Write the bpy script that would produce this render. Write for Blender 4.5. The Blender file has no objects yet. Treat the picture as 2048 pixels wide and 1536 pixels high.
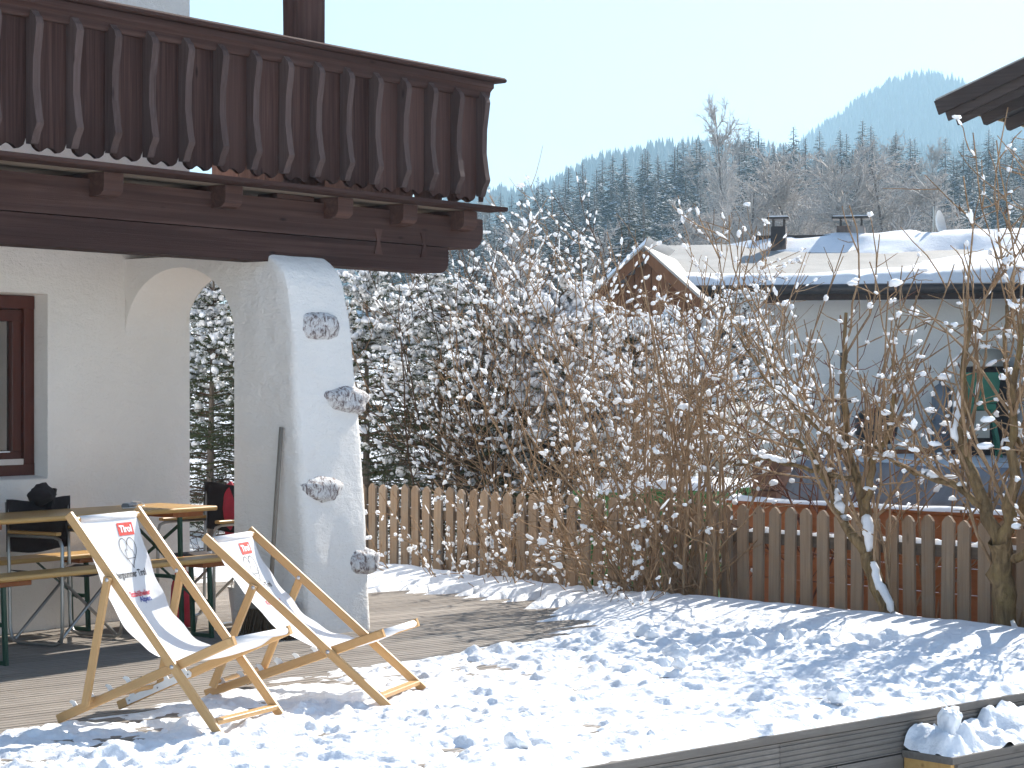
import bpy, math, random
import numpy as np
from mathutils import Vector, Matrix

# ------------------------------------------------------------------ camera, sky, sun, exposure
SC = bpy.context.scene
COL = SC.collection
cam_d = bpy.data.cameras.new('camera')
cam = bpy.data.objects.new('camera', cam_d)
COL.objects.link(cam)
cam.location = (0, 0, 1.58)
cam.rotation_euler = (math.radians(90), 0, 0)
cam_d.sensor_width = 36.0
cam_d.lens = 36.0 * 4200 / 2048
cam_d.clip_start = 0.1
cam_d.clip_end = 6000
SC.camera = cam

SUN_EL = math.radians(37)
SUN_AZ = math.radians(35.5)            # clockwise from +Y: behind the scene, to the right
world = bpy.data.worlds.new('World')
SC.world = world
world.use_nodes = True
wn = world.node_tree
wn.nodes.clear()
sky = wn.nodes.new('ShaderNodeTexSky')
sky.sky_type = 'NISHITA'
sky.sun_disc = False
sky.sun_elevation = SUN_EL
sky.sun_rotation = SUN_AZ
sky.altitude = 1200
sky.air_density = 1.0
sky.dust_density = 1.6
sky.ozone_density = 1.0
bg = wn.nodes.new('ShaderNodeBackground')
bg.inputs['Strength'].default_value = 0.10
wo = wn.nodes.new('ShaderNodeOutputWorld')
wn.links.new(sky.outputs[0], bg.inputs[0])
wn.links.new(bg.outputs[0], wo.inputs[0])

sun_d = bpy.data.lights.new('sun', 'SUN')
sun_d.energy = 5.0
sun_d.angle = math.radians(0.53)
sun_d.color = (1.0, 0.955, 0.88)
sun = bpy.data.objects.new('sun', sun_d)
COL.objects.link(sun)
sdir = Vector((math.sin(SUN_AZ) * math.cos(SUN_EL), math.cos(SUN_AZ) * math.cos(SUN_EL), math.sin(SUN_EL)))
sun.rotation_euler = sdir.to_track_quat('Z', 'Y').to_euler()
sun.location = (20, 30, 40)

SC.render.engine = 'CYCLES'
SC.view_settings.view_transform = 'Standard'
SC.view_settings.look = 'None'
SC.view_settings.exposure = 1.05
SC.view_settings.gamma = 1.0
SC.view_settings.use_curve_mapping = False
SC.cycles.use_denoising = True
SC.cycles.use_adaptive_sampling = True
SC.cycles.adaptive_threshold = 0.03
SC.cycles.max_bounces = 7
SC.cycles.diffuse_bounces = 4
SC.cycles.glossy_bounces = 3
SC.cycles.transmission_bounces = 5
SC.cycles.volume_bounces = 1
SC.cycles.sample_clamp_indirect = 6.0

# ------------------------------------------------------------------ frames of reference
HO = (-2.59, 14.06, 0.0); HA = math.atan2(0.802, 0.597)      # chalet: x along its front, -y outwards
DO = (0.28, 8.64, 0.0);  DA = math.atan2(0.669, 0.743)       # deck: x along its boards, y away from its front edge

def d2w(x, y, z=0.0):
    return (DO[0] + 0.743 * x - 0.669 * y, DO[1] + 0.669 * x + 0.743 * y, z)

def h2w(x, o, z=0.0):
    return (HO[0] + 0.597 * x + 0.802 * o, HO[1] + 0.802 * x - 0.597 * o, z)

# ------------------------------------------------------------------ numpy noise
def _hash(ix, iy, seed):
    n = (ix.astype(np.int64) * 374761393 + iy.astype(np.int64) * 668265263 + seed * 1274126177) & 0x7fffffff
    n = ((n ^ (n >> 13)) * 1274126177) & 0x7fffffff
    return ((n ^ (n >> 16)) & 0xffff) / 65535.0

def vnoise(x, y, seed=0):
    x = np.asarray(x, float); y = np.asarray(y, float)
    ix = np.floor(x); iy = np.floor(y)
    fx = x - ix; fy = y - iy
    fx = fx * fx * (3 - 2 * fx); fy = fy * fy * (3 - 2 * fy)
    a = _hash(ix, iy, seed); b = _hash(ix + 1, iy, seed)
    c = _hash(ix, iy + 1, seed); d = _hash(ix + 1, iy + 1, seed)
    return (a + (b - a) * fx) * (1 - fy) + (c + (d - c) * fx) * fy

def fbm(x, y, seed=0, octv=4):
    s = 0; a = 0.5; t = 0
    for i in range(octv):
        s = s + a * vnoise(x * 2 ** i, y * 2 ** i, seed + i * 17); t += a; a *= 0.5
    return s / t

def sstep(a, b, x):
    t = np.clip((x - a) / (b - a), 0, 1)
    return t * t * (3 - 2 * t)

# ------------------------------------------------------------------ mesh helpers
class MB:
    """collects geometry of ONE part"""
    def __init__(s):
        s.v = []; s.f = []
    def add(s, vs, fs):
        b = len(s.v)
        s.v.extend([tuple(p) for p in vs]); s.f.extend([tuple(i + b for i in f) for f in fs])
        return s
    def box(s, x0, x1, y0, y1, z0, z1, c=0.0):
        """axis box with optional chamfer c on all edges along its longest direction"""
        if x0 > x1: x0, x1 = x1, x0
        if y0 > y1: y0, y1 = y1, y0
        if z0 > z1: z0, z1 = z1, z0
        if c <= 0:
            vs = [(x0, y0, z0), (x1, y0, z0), (x1, y1, z0), (x0, y1, z0), (x0, y0, z1), (x1, y0, z1), (x1, y1, z1), (x0, y1, z1)]
            return s.add(vs, [(3, 2, 1, 0), (4, 5, 6, 7), (0, 1, 5, 4), (1, 2, 6, 5), (2, 3, 7, 6), (3, 0, 4, 7)])
        d = [x1 - x0, y1 - y0, z1 - z0]
        ax = d.index(max(d))
        o = [(1, 2), (2, 0), (0, 1)][ax]
        lo = (x0, y0, z0); hi = (x1, y1, z1)
        u0, u1, w0, w1 = lo[o[0]], hi[o[0]], lo[o[1]], hi[o[1]]
        sec = [(u0 + c, w0), (u1 - c, w0), (u1, w0 + c), (u1, w1 - c), (u1 - c, w1), (u0 + c, w1), (u0, w1 - c), (u0, w0 + c)]
        vs = []
        for e in (lo[ax], hi[ax]):
            for a, b in sec:
                p = [0, 0, 0]; p[ax] = e; p[o[0]] = a; p[o[1]] = b; vs.append(p)
        fs = [tuple(range(7, -1, -1)), tuple(range(8, 16))] + [(i, (i + 1) % 8, 8 + (i + 1) % 8, 8 + i) for i in range(8)]
        return s.add(vs, fs)
    def bar(s, p0, p1, w, h, side=(0, 1, 0), c=0.003):
        """chamfered bar p0->p1; w across `side`, h across the other direction"""
        p0 = Vector(p0); p1 = Vector(p1); t = (p1 - p0).normalized()
        a = Vector(side); a = (a - t * a.dot(t)).normalized(); b = t.cross(a)
        w *= 0.5; h *= 0.5
        sec = [(-w + c, -h), (w - c, -h), (w, -h + c), (w, h - c), (w - c, h), (-w + c, h), (-w, h - c), (-w, -h + c)]
        vs = [p + a * x + b * y for p in (p0, p1) for x, y in sec]
        fs = [tuple(range(7, -1, -1)), tuple(range(8, 16))] + [(i, (i + 1) % 8, 8 + (i + 1) % 8, 8 + i) for i in range(8)]
        return s.add(vs, fs)
    def prism(s, poly, vec):
        """closed polygon (3d points) extruded by vec"""
        n = len(poly); vec = Vector(vec)
        vs = [Vector(p) for p in poly] + [Vector(p) + vec for p in poly]
        return s.add(vs, [tuple(range(n - 1, -1, -1)), tuple(range(n, 2 * n))] + [(i, (i + 1) % n, n + (i + 1) % n, n + i) for i in range(n)])
    def tube(s, pts, r, k=8, cap=True):
        pts = [Vector(p) for p in pts]; n = len(pts)
        rs = r if isinstance(r, (list, tuple)) else [r] * n
        b = len(s.v); prev = None
        for i, p in enumerate(pts):
            t = (pts[min(i + 1, n - 1)] - pts[max(i - 1, 0)]).normalized()
            if prev is None:
                ref = Vector((0, 0, 1)) if abs(t.z) < 0.9 else Vector((1, 0, 0))
                a = t.cross(ref).normalized()
            else:
                a = (prev - t * prev.dot(t)).normalized()
            prev = a; c = t.cross(a)
            for j in range(k):
                q = 2 * math.pi * j / k
                s.v.append(tuple(p + (a * math.cos(q) + c * math.sin(q)) * rs[i]))
        for i in range(n - 1):
            for j in range(k):
                s.f.append((b + i * k + j, b + i * k + (j + 1) % k, b + (i + 1) * k + (j + 1) % k, b + (i + 1) * k + j))
        if cap:
            s.f.append(tuple(b + j for j in range(k - 1, -1, -1)))
            s.f.append(tuple(b + (n - 1) * k + j for j in range(k)))
        return s
    def lathe(s, prof, c=(0, 0, 0), k=20):
        b = len(s.v)
        for r, z in prof:
            for j in range(k):
                q = 2 * math.pi * j / k
                s.v.append((c[0] + r * math.cos(q), c[1] + r * math.sin(q), c[2] + z))
        for i in range(len(prof) - 1):
            for j in range(k):
                s.f.append((b + i * k + j, b + i * k + (j + 1) % k, b + (i + 1) * k + (j + 1) % k, b + (i + 1) * k + j))
        return s
    def xf(s, M):
        s.v = [tuple(M @ Vector(p)) for p in s.v]; return s

def np_mesh(name, V, F, smooth=False):
    """V (n,3); F list of (m,3)/(m,4) arrays"""
    me = bpy.data.meshes.new(name)
    V = np.ascontiguousarray(V, np.float32)
    F = [np.ascontiguousarray(f, np.int32) for f in F if len(f)]
    me.vertices.add(len(V)); me.vertices.foreach_set('co', V.ravel())
    li = np.concatenate([f.ravel() for f in F]); tot = np.concatenate([np.full(len(f), f.shape[1], np.int32) for f in F])
    st = np.concatenate([[0], np.cumsum(tot)[:-1]]).astype(np.int32)
    me.loops.add(len(li)); me.loops.foreach_set('vertex_index', li)
    me.polygons.add(len(tot)); me.polygons.foreach_set('loop_start', st); me.polygons.foreach_set('loop_total', tot)
    if smooth:
        me.polygons.foreach_set('use_smooth', np.ones(len(tot), bool))
    me.update(calc_edges=True)
    return me

def mesh_of(name, mb, mat, smooth=False):
    me = bpy.data.meshes.new(name)
    me.from_pydata(mb.v, [], mb.f)
    if smooth:
        me.polygons.foreach_set('use_smooth', [True] * len(me.polygons))
    me.materials.append(mat)
    me.update()
    return me

def put(name, me, parent=None, loc=None, rot=None, scale=None):
    o = bpy.data.objects.new(name, me)
    COL.objects.link(o)
    if parent is not None: o.parent = parent
    if loc is not None: o.location = loc
    if rot is not None: o.rotation_euler = rot
    if scale is not None: o.scale = scale
    return o

def part(name, mb, mat, parent=None, smooth=False, auto=False):
    me = mesh_of(name, mb, mat, smooth or auto)
    if auto:
        try:
            me.set_sharp_from_angle(angle=math.radians(38))
        except Exception:
            pass
    return put(name, me, parent)

def empty(name, loc=(0, 0, 0), rz=0.0):
    o = bpy.data.objects.new(name, None)
    o.empty_display_size = 0.1
    COL.objects.link(o); o.location = loc; o.rotation_euler = (0, 0, rz)
    return o

def tag(o, label, cat, group=None):
    o['label'] = label; o['category'] = cat
    if group: o['group'] = group
    return o

def thing(name, label, cat, loc=(0, 0, 0), rz=0.0, group=None):
    return tag(empty(name, loc, rz), label, cat, group)

def kind(o, k):
    o['kind'] = k
    return o

def copy_tree(o, parent=None):
    c = o.copy(); COL.objects.link(c); c.parent = parent
    for ch in list(o.children): copy_tree(ch, c)
    return c

# ------------------------------------------------------------------ materials
class NT:
    def __init__(s, name):
        s.m = bpy.data.materials.new(name); s.m.use_nodes = True
        s.t = s.m.node_tree; s.n = s.t.nodes
        s.b = s.n['Principled BSDF']
    def new(s, typ, **kw):
        n = s.n.new(typ)
        for k, v in kw.items(): setattr(n, k, v)
        return n
    def l(s, a, b): s.t.links.new(a, b)
    def coords(s, scale=(1, 1, 1), rz=0.0, rand=0.0):
        tc = s.new('ShaderNodeTexCoord'); mp = s.new('ShaderNodeMapping')
        mp.inputs['Scale'].default_value = scale; mp.inputs['Rotation'].default_value = (0, 0, rz)
        src = tc.outputs['Object']
        if rand:
            oi = s.new('ShaderNodeObjectInfo'); vm = s.new('ShaderNodeVectorMath', operation='ADD')
            mu = s.new('ShaderNodeVectorMath', operation='SCALE'); cb = s.new('ShaderNodeCombineXYZ')
            for i in range(3): s.l(oi.outputs['Random'], cb.inputs[i])
            s.l(cb.outputs[0], mu.inputs[0]); mu.inputs['Scale'].default_value = rand
            s.l(src, vm.inputs[0]); s.l(mu.outputs[0], vm.inputs[1]); src = vm.outputs[0]
        s.l(src, mp.inputs[0])
        return mp.outputs[0]
    def noise(s, vec, scale, detail=4, rough=0.55, dist=0.0):
        n = s.new('ShaderNodeTexNoise'); s.l(vec, n.inputs['Vector'])
        n.inputs['Scale'].default_value = scale; n.inputs['Detail'].default_value = detail
        n.inputs['Roughness'].default_value = rough; n.inputs['Distortion'].default_value = dist
        return n.outputs['Fac']
    def ramp(s, fac, stops):
        r = s.new('ShaderNodeValToRGB'); s.l(fac, r.inputs[0])
        e = r.color_ramp.elements
        while len(e) < len(stops): e.new(0.5)
        for i, (p, c) in enumerate(stops):
            e[i].position = p; e[i].color = (c, c, c, 1) if not isinstance(c, (tuple, list)) else (*c, 1)
        return r.outputs[0]
    def mix(s, fac, a, b, mode='MIX'):
        m = s.new('ShaderNodeMix', data_type='RGBA', blend_type=mode)
        if hasattr(fac, 'links') or hasattr(fac, 'is_linked'): s.l(fac, m.inputs[0])
        else: m.inputs[0].default_value = fac
        for i, q in ((6, a), (7, b)):
            if isinstance(q, (tuple, list)): m.inputs[i].default_value = (*q, 1)
            else: s.l(q, m.inputs[i])
        return m.outputs[2]
    def col(s, c):
        if isinstance(c, (tuple, list)): s.b.inputs['Base Color'].default_value = (*c, 1)
        else: s.l(c, s.b.inputs['Base Color'])
    def bump(s, h, strength=0.5, dist=0.01, prev=None):
        b = s.new('ShaderNodeBump'); b.inputs['Strength'].default_value = strength; b.inputs['Distance'].default_value = dist
        s.l(h, b.inputs['Height'])
        if prev is not None: s.l(prev, b.inputs['Normal'])
        s.l(b.outputs[0], s.b.inputs['Normal'])
        return b.outputs[0]
    def set(s, **kw):
        for k, v in kw.items(): s.b.inputs[k.replace('_', ' ')].default_value = v
        return s

def m_plain(name, col, rough=0.6, metal=0.0, var=0.12, scale=12):
    t = NT(name); v = t.coords(rand=20)
    n = t.noise(v, scale, 4)
    lo = tuple(c * (1 - var) for c in col); hi = tuple(min(1, c * (1 + var)) for c in col)
    t.col(t.ramp(n, [(0.3, lo), (0.7, hi)]))
    t.set(Roughness=rough, Metallic=metal)
    t.bump(t.noise(v, scale * 6, 3), 0.15, 0.003)
    return t.m

def m_wood(name, dark, mid, light, axis='x', g=38, along=1.6, rough=0.6, bump=0.35, knots=True, rand=30, weather=None, spec=0.3):
    t = NT(name)
    sc = {'x': (along, g, g), 'y': (g, along, g), 'z': (g, g, along)}[axis]
    v = t.coords(sc, rand=rand)
    n1 = t.noise(v, 1.0, 6, 0.6, 0.6)
    c = t.ramp(n1, [(0.25, dark), (0.5, mid), (0.78, light)])
    v2 = t.coords((1, 1, 1), rand=rand * 1.3)
    n2 = t.noise(v2, 2.2, 3)
    c = t.mix(t.ramp(n2, [(0.35, 0.0), (0.7, 0.55)]), c, tuple(q * 0.72 for q in mid))
    oi = t.new('ShaderNodeObjectInfo')
    c = t.mix(0.35, c, t.mix(oi.outputs['Random'], dark, light))
    if knots:
        sk = {'x': (1.3, 4, 4), 'y': (4, 1.3, 4), 'z': (4, 4, 1.3)}[axis]
        vk = t.coords(sk, rand=rand * 2.1)
        w = t.new('ShaderNodeTexVoronoi'); t.l(vk, w.inputs['Vector']); w.inputs['Scale'].default_value = 1.7
        c = t.mix(t.ramp(w.outputs['Distance'], [(0.03, 0.8), (0.10, 0.0)]), c, tuple(q * 0.45 for q in dark))
    if weather:
        n3 = t.noise(v2, 5.5, 5, 0.7)
        c = t.mix(t.ramp(n3, [(0.42, 0.0), (0.72, 0.7)]), c, weather)
    t.col(c); t.set(Roughness=rough); t.b.inputs['Specular IOR Level'].default_value = spec
    t.bump(n1, bump, 0.004)
    return t.m

def m_snow(name, grain=160, bump=0.35, dirt=0.0, sss=0.0):
    t = NT(name); v = t.coords()
    if sss:
        t.b.inputs['Subsurface Weight'].default_value = 1.0; t.b.inputs['Subsurface Radius'].default_value = (1.0, 1.0, 1.0); t.b.inputs['Subsurface Scale'].default_value = sss
    n = t.noise(v, 6, 5, 0.6)
    c = t.ramp(n, [(0.3, (0.82, 0.835, 0.86)), (0.7, (0.90, 0.905, 0.915))])
    if dirt:
        n2 = t.noise(v, 2.3, 5, 0.7)
        c = t.mix(t.ramp(n2, [(0.62, 0.0), (0.8, dirt)]), c, (0.62, 0.60, 0.56))
    t.col(c); t.set(Roughness=0.55); t.b.inputs['Specular IOR Level'].default_value = 0.25
    p = t.bump(t.noise(v, 22, 4), bump, 0.02)
    t.bump(t.noise(v, grain, 3), 0.5, 0.003, p)
    return t.m

M = {}
M['snow'] = m_snow('snow')
M['deck_snow'] = m_snow('trodden_snow', 120, 0.6, 0.25)
M['twig_snow'] = m_snow('twig_snow', 90, 0.4, 0.0, 0.035)

def m_plaster(name, col, coarse=1.0):
    t = NT(name); v = t.coords()
    n = t.noise(v, 1.3, 5, 0.6); n2 = t.noise(v, 9, 5, 0.65)
    c = t.ramp(n, [(0.3, tuple(q * 0.93 for q in col)), (0.7, col)])
    st = t.noise(t.coords((1, 1, 0.25)), 3.0, 6, 0.75)
    c = t.mix(t.ramp(st, [(0.62, 0.0), (0.85, 0.35)]), c, tuple(q * 0.7 for q in col))
    t.col(c); t.set(Roughness=0.9); t.b.inputs['Specular IOR Level'].default_value = 0.1
    p = t.bump(n2, 0.55 * coarse, 0.03)
    sm = t.noise(t.coords((1, 1, 2.6)), 17, 4, 0.6, 1.2)
    p = t.bump(sm, 0.5 * coarse, 0.012, p)
    t.bump(t.noise(v, 75, 3), 0.4 * coarse, 0.004, p)
    return t.m
M['plaster'] = m_plaster('lime_plaster', (0.90, 0.845, 0.78))
M['pillar_plaster'] = m_plaster('white_lime_plaster', (0.90, 0.855, 0.80), 1.1)
M['grey_plaster'] = m_plaster('pale_grey_plaster', (0.86, 0.83, 0.775), 0.4)
M['white_wall'] = m_plaster('white_render', (0.88, 0.88, 0.88), 0.4)

M['dark_wood_z'] = m_wood('dark_stained_wood_upright', (0.018, 0.009, 0.008), (0.070, 0.036, 0.030), (0.150, 0.084, 0.069), 'z', 45, 1.2, 0.8, 0.7, spec=0.12)
M['dark_wood_x'] = m_wood('dark_stained_wood_lying', (0.018, 0.009, 0.008), (0.070, 0.037, 0.031), (0.150, 0.086, 0.071), 'x', 34, 0.6, 0.8, 0.8, spec=0.12)
M['batten_wood'] = m_wood('dark_batten_wood', (0.045, 0.027, 0.025), (0.095, 0.062, 0.055), (0.15, 0.105, 0.095), 'z', 60, 2.0, 0.75, 0.4, spec=0.15)
M['deck_wood'] = m_wood('weathered_decking', (0.10, 0.08, 0.062), (0.26, 0.22, 0.18), (0.44, 0.39, 0.335), 'x', 55, 0.7, 0.8, 0.6, weather=(0.21, 0.18, 0.155))
M['fascia_wood'] = m_wood('weathered_fascia', (0.10, 0.085, 0.07), (0.20, 0.175, 0.15), (0.31, 0.28, 0.25), 'x', 40, 0.8, 0.75, 0.6, weather=(0.13, 0.115, 0.10))
M['fence_wood'] = m_wood('weathered_fence_wood', (0.16, 0.10, 0.06), (0.31, 0.215, 0.14), (0.45, 0.335, 0.235), 'z', 45, 1.4, 0.8, 0.5, weather=(0.25, 0.21, 0.165), spec=0.12)
M['rail_wood'] = m_wood('fence_rail_wood', (0.08, 0.055, 0.04), (0.14, 0.10, 0.07), (0.20, 0.15, 0.11), 'y', 45, 1.4, 0.75, 0.5)
M['beech_x'] = m_wood('oiled_beech', (0.46, 0.255, 0.10), (0.60, 0.36, 0.155), (0.70, 0.45, 0.215), 'x', 42, 1.6, 0.45, 0.2, knots=False, rand=40)
M['bench_wood'] = m_wood('varnished_spruce', (0.42, 0.22, 0.06), (0.56, 0.33, 0.11), (0.66, 0.43, 0.17), 'x', 22, 0.6, 0.35, 0.12, rand=40)
M['orange_wood'] = m_wood('orange_stained_wood', (0.20, 0.065, 0.02), (0.32, 0.11, 0.035), (0.42, 0.16, 0.055), 'y', 28, 0.8, 0.6, 0.3)
M['gable_wood'] = m_wood('larch_cladding', (0.10, 0.04, 0.018), (0.18, 0.075, 0.032), (0.26, 0.12, 0.052), 'z', 28, 0.8, 0.65, 0.3)
M['frame_wood'] = m_wood('mahogany_frame', (0.05, 0.013, 0.008), (0.085, 0.022, 0.014), (0.12, 0.034, 0.02), 'z', 30, 1.0, 0.35, 0.1, knots=False)
M['barn_wood'] = m_wood('dark_barn_wood', (0.03, 0.02, 0.017), (0.065, 0.045, 0.038), (0.11, 0.08, 0.068), 'y', 25, 0.7, 0.8, 0.5, spec=0.12)
M['handle_wood'] = m_wood('grey_handle_wood', (0.16, 0.13, 0.10), (0.25, 0.21, 0.17), (0.34, 0.30, 0.25), 'z', 60, 1.5, 0.7, 0.3)
M['floor_under'] = m_wood('pale_floor_planks', (0.16, 0.12, 0.09), (0.26, 0.20, 0.15), (0.33, 0.27, 0.21), 'x', 35, 0.8, 0.7, 0.4)

def m_bark(name, a, b, moss=None, g=26):
    t = NT(name); v = t.coords((g, g, g * 0.2))
    n = t.noise(v, 1.0, 6, 0.65, 0.8)
    c = t.ramp(n, [(0.3, a), (0.7, b)])
    if moss:
        c = t.mix(t.ramp(t.noise(t.coords(), 7, 4), [(0.5, 0.0), (0.75, 0.6)]), c, moss)
    t.col(c); t.set(Roughness=0.9); t.b.inputs['Specular IOR Level'].default_value = 0.15
    t.bump(n, 0.9, 0.02)
    return t.m
M['bark'] = m_bark('gnarled_bark', (0.07, 0.045, 0.022), (0.32, 0.215, 0.11), (0.28, 0.20, 0.07))
M['twig'] = m_bark('twig_bark', (0.19, 0.115, 0.062), (0.46, 0.31, 0.185))
M['twig_dark'] = m_bark('dark_twig_bark', (0.05, 0.030, 0.02), (0.15, 0.092, 0.055))
M['twig_red'] = m_bark('red_twig_bark', (0.10, 0.04, 0.03), (0.22, 0.11, 0.075))
M['far_bark'] = m_bark('far_tree_bark', (0.10, 0.08, 0.065), (0.20, 0.16, 0.13))
M['frost_twig'] = m_bark('frosted_twigs', (0.26, 0.215, 0.18), (0.62, 0.58, 0.55))
def m_needle(name, a, b):
    t = NT(name); v = t.coords(rand=9)
    t.col(t.ramp(t.noise(v, 3.5, 4), [(0.3, a), (0.7, b)]))
    t.set(Roughness=0.65); t.b.inputs['Specular IOR Level'].default_value = 0.2
    return t.m
M['needle'] = m_needle('spruce_needles', (0.022, 0.034, 0.012), (0.075, 0.088, 0.028))
M['far_needle'] = m_needle('far_spruce_needles', (0.014, 0.024, 0.015), (0.042, 0.056, 0.032))
M['leaf_dead'] = m_plain('dead_leaves', (0.13, 0.065, 0.03), 0.8, var=0.4)
M['stone'] = None
def m_stone():
    t = NT('veined_stone'); v = t.coords((1, 1, 1), rand=7)
    n = t.noise(t.coords((34, 34, 22), rand=7), 1.0, 5, 0.75, 0.7)
    c = t.ramp(n, [(0.36, (0.09, 0.06, 0.055)), (0.44, (0.26, 0.21, 0.20)), (0.51, (0.60, 0.575, 0.56)), (0.70, (0.78, 0.765, 0.755))])
    t.col(c); t.set(Roughness=0.75)
    p = t.bump(t.noise(v, 14, 4), 0.7, 0.02); t.bump(n, 0.7, 0.012, p)
    return t.m
M['stone'] = m_stone()
M['steel'] = m_plain('grey_tube_steel', (0.42, 0.41, 0.39), 0.35, 0.85, 0.08)
M['screw'] = m_plain('zinc_screw', (0.6, 0.6, 0.62), 0.3, 1.0, 0.05)
M['green_steel'] = m_plain('green_lacquered_steel', (0.012, 0.055, 0.03), 0.4, 0.0, 0.15)
M['brown_cloth'] = m_plain('dark_brown_cloth', (0.022, 0.012, 0.011), 0.9, 0, 0.35, 30)
M['white_plastic'] = m_plain('white_plastic', (0.78, 0.78, 0.77), 0.4, 0, 0.03)
M['black_plastic'] = m_plain('black_plastic', (0.015, 0.015, 0.016), 0.45, 0, 0.2)
M['grey_plastic'] = m_plain('grey_plastic', (0.20, 0.21, 0.22), 0.45, 0, 0.1)
M['red_cloth'] = m_plain('red_cloth', (0.55, 0.025, 0.05), 0.7, 0, 0.2)
M['bristle'] = m_wood('broom_bristles', (0.03, 0.02, 0.012), (0.09, 0.055, 0.03), (0.20, 0.13, 0.07), 'z', 160, 3, 0.8, 0.8, knots=False)
M['green_bin'] = m_plain('green_garden_plastic', (0.05, 0.17, 0.035), 0.5, 0, 0.15, 4)
M['green_paint'] = m_plain('green_machine_paint', (0.015, 0.17, 0.09), 0.4, 0, 0.15, 5)
M['beige_box'] = m_plain('beige_lacquered_sheet', (0.52, 0.48, 0.40), 0.5, 0, 0.07, 3)
M['blue_grey'] = None
def m_panel():
    t = NT('blue_grey_sheet'); v = t.coords((1, 1, 1))
    n = t.noise(t.coords((0.6, 3.0, 0.5)), 2.0, 4, 0.6, 0.8)
    t.col(t.ramp(n, [(0.35, (0.13, 0.15, 0.18)), (0.6, (0.185, 0.21, 0.245)), (0.78, (0.33, 0.36, 0.40))]))
    t.set(Roughness=0.5); t.bump(t.noise(v, 6, 4), 0.3, 0.02)
    return t.m
M['blue_grey'] = m_panel()
M['slate_sheet'] = m_plain('grey_roof_sheet', (0.36, 0.34, 0.31), 0.7, 0, 0.15, 2)
M['gutter'] = m_plain('dark_gutter_metal', (0.05, 0.04, 0.036), 0.5, 0.3, 0.2)
M['brick_dark'] = m_plain('brown_block', (0.16, 0.09, 0.06), 0.85, 0, 0.3, 9)
M['chimney'] = None
def m_chim():
    t = NT('sooty_chimney_render'); v = t.coords(rand=5)
    n = t.noise(t.coords((1.2, 1.2, 0.7), rand=5), 1.6, 4, 0.6)
    t.col(t.ramp(n, [(0.40, (0.05, 0.045, 0.045)), (0.5, (0.20, 0.15, 0.12)), (0.6, (0.40, 0.38, 0.36))]))
    t.set(Roughness=0.9); t.bump(t.noise(v, 18, 4), 0.4, 0.02)
    return t.m
M['chimney'] = m_chim()
def m_canvas():
    t = NT('white_canvas'); v = t.coords(rand=3)
    t.col(t.ramp(t.noise(v, 3.5, 3), [(0.3, (0.80, 0.80, 0.82)), (0.7, (0.86, 0.86, 0.87))]))
    t.set(Roughness=0.85); t.b.inputs['Specular IOR Level'].default_value = 0.15
    # cloth lets some light through
    tr = t.new('ShaderNodeBsdfTranslucent'); tr.inputs[0].default_value = (0.8, 0.8, 0.8, 1)
    mx = t.new('ShaderNodeMixShader'); mx.inputs[0].default_value = 0.22
    out = t.n['Material Output']
    t.l(t.b.outputs[0], mx.inputs[1]); t.l(tr.outputs[0], mx.inputs[2]); t.l(mx.outputs[0], out.inputs[0])
    p = t.bump(t.noise(v, 9, 3), 0.25, 0.02); t.bump(t.noise(v, 420, 2), 0.25, 0.001, p)
    return t.m
M['canvas'] = m_canvas()
def m_flat(name, c, rough=0.7):
    t = NT(name); n = t.noise(t.coords(), 40, 2)
    t.col(t.ramp(n, [(0.3, tuple(q * 0.95 for q in c)), (0.7, c)])); t.set(Roughness=rough)
    return t.m
M['print_black'] = m_flat('black_print', (0.02, 0.02, 0.022))
M['print_red'] = m_flat('red_print', (0.62, 0.045, 0.03))
M['print_white'] = m_flat('white_print', (0.82, 0.82, 0.82))
M['print_crimson'] = m_flat('crimson_print', (0.55, 0.02, 0.05))
M['print_blue'] = m_flat('blue_print', (0.03, 0.06, 0.30))
def m_glass():
    t = NT('window_glass'); t.col((0.02, 0.02, 0.02)); t.set(Roughness=0.02)
    gl = t.new('ShaderNodeBsdfGlossy'); gl.inputs['Roughness'].default_value = 0.01; gl.inputs[0].default_value = (0.9, 0.9, 0.9, 1)
    tr = t.new('ShaderNodeBsdfTransparent'); tr.inputs[0].default_value = (0.85, 0.87, 0.86, 1)
    fr = t.new('ShaderNodeFresnel'); fr.inputs[0].default_value = 1.9
    mx = t.new('ShaderNodeMixShader')
    wv = t.noise(t.coords(), 2.2, 2); bp = t.new('ShaderNodeBump'); bp.inputs['Strength'].default_value = 0.03; t.l(wv, bp.inputs['Height'])
    t.l(bp.outputs[0], gl.inputs['Normal'])
    mt = t.new('ShaderNodeMath', operation='MULTIPLY_ADD'); mt.inputs[1].default_value = 1.0; mt.inputs[2].default_value = 0.25
    t.l(fr.outputs[0], mt.inputs[0]); t.l(mt.outputs[0], mx.inputs[0])
    t.l(tr.outputs[0], mx.inputs[1]); t.l(gl.outputs[0], mx.inputs[2]); t.l(mx.outputs[0], t.n['Material Output'].inputs[0])
    return t.m
M['glass'] = m_glass()
M['room'] = m_plain('dim_room_paint', (0.30, 0.26, 0.21), 0.9)
M['dark_hole'] = m_plain('dark_window_pane', (0.03, 0.035, 0.045), 0.15, 0, 0.2)

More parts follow.
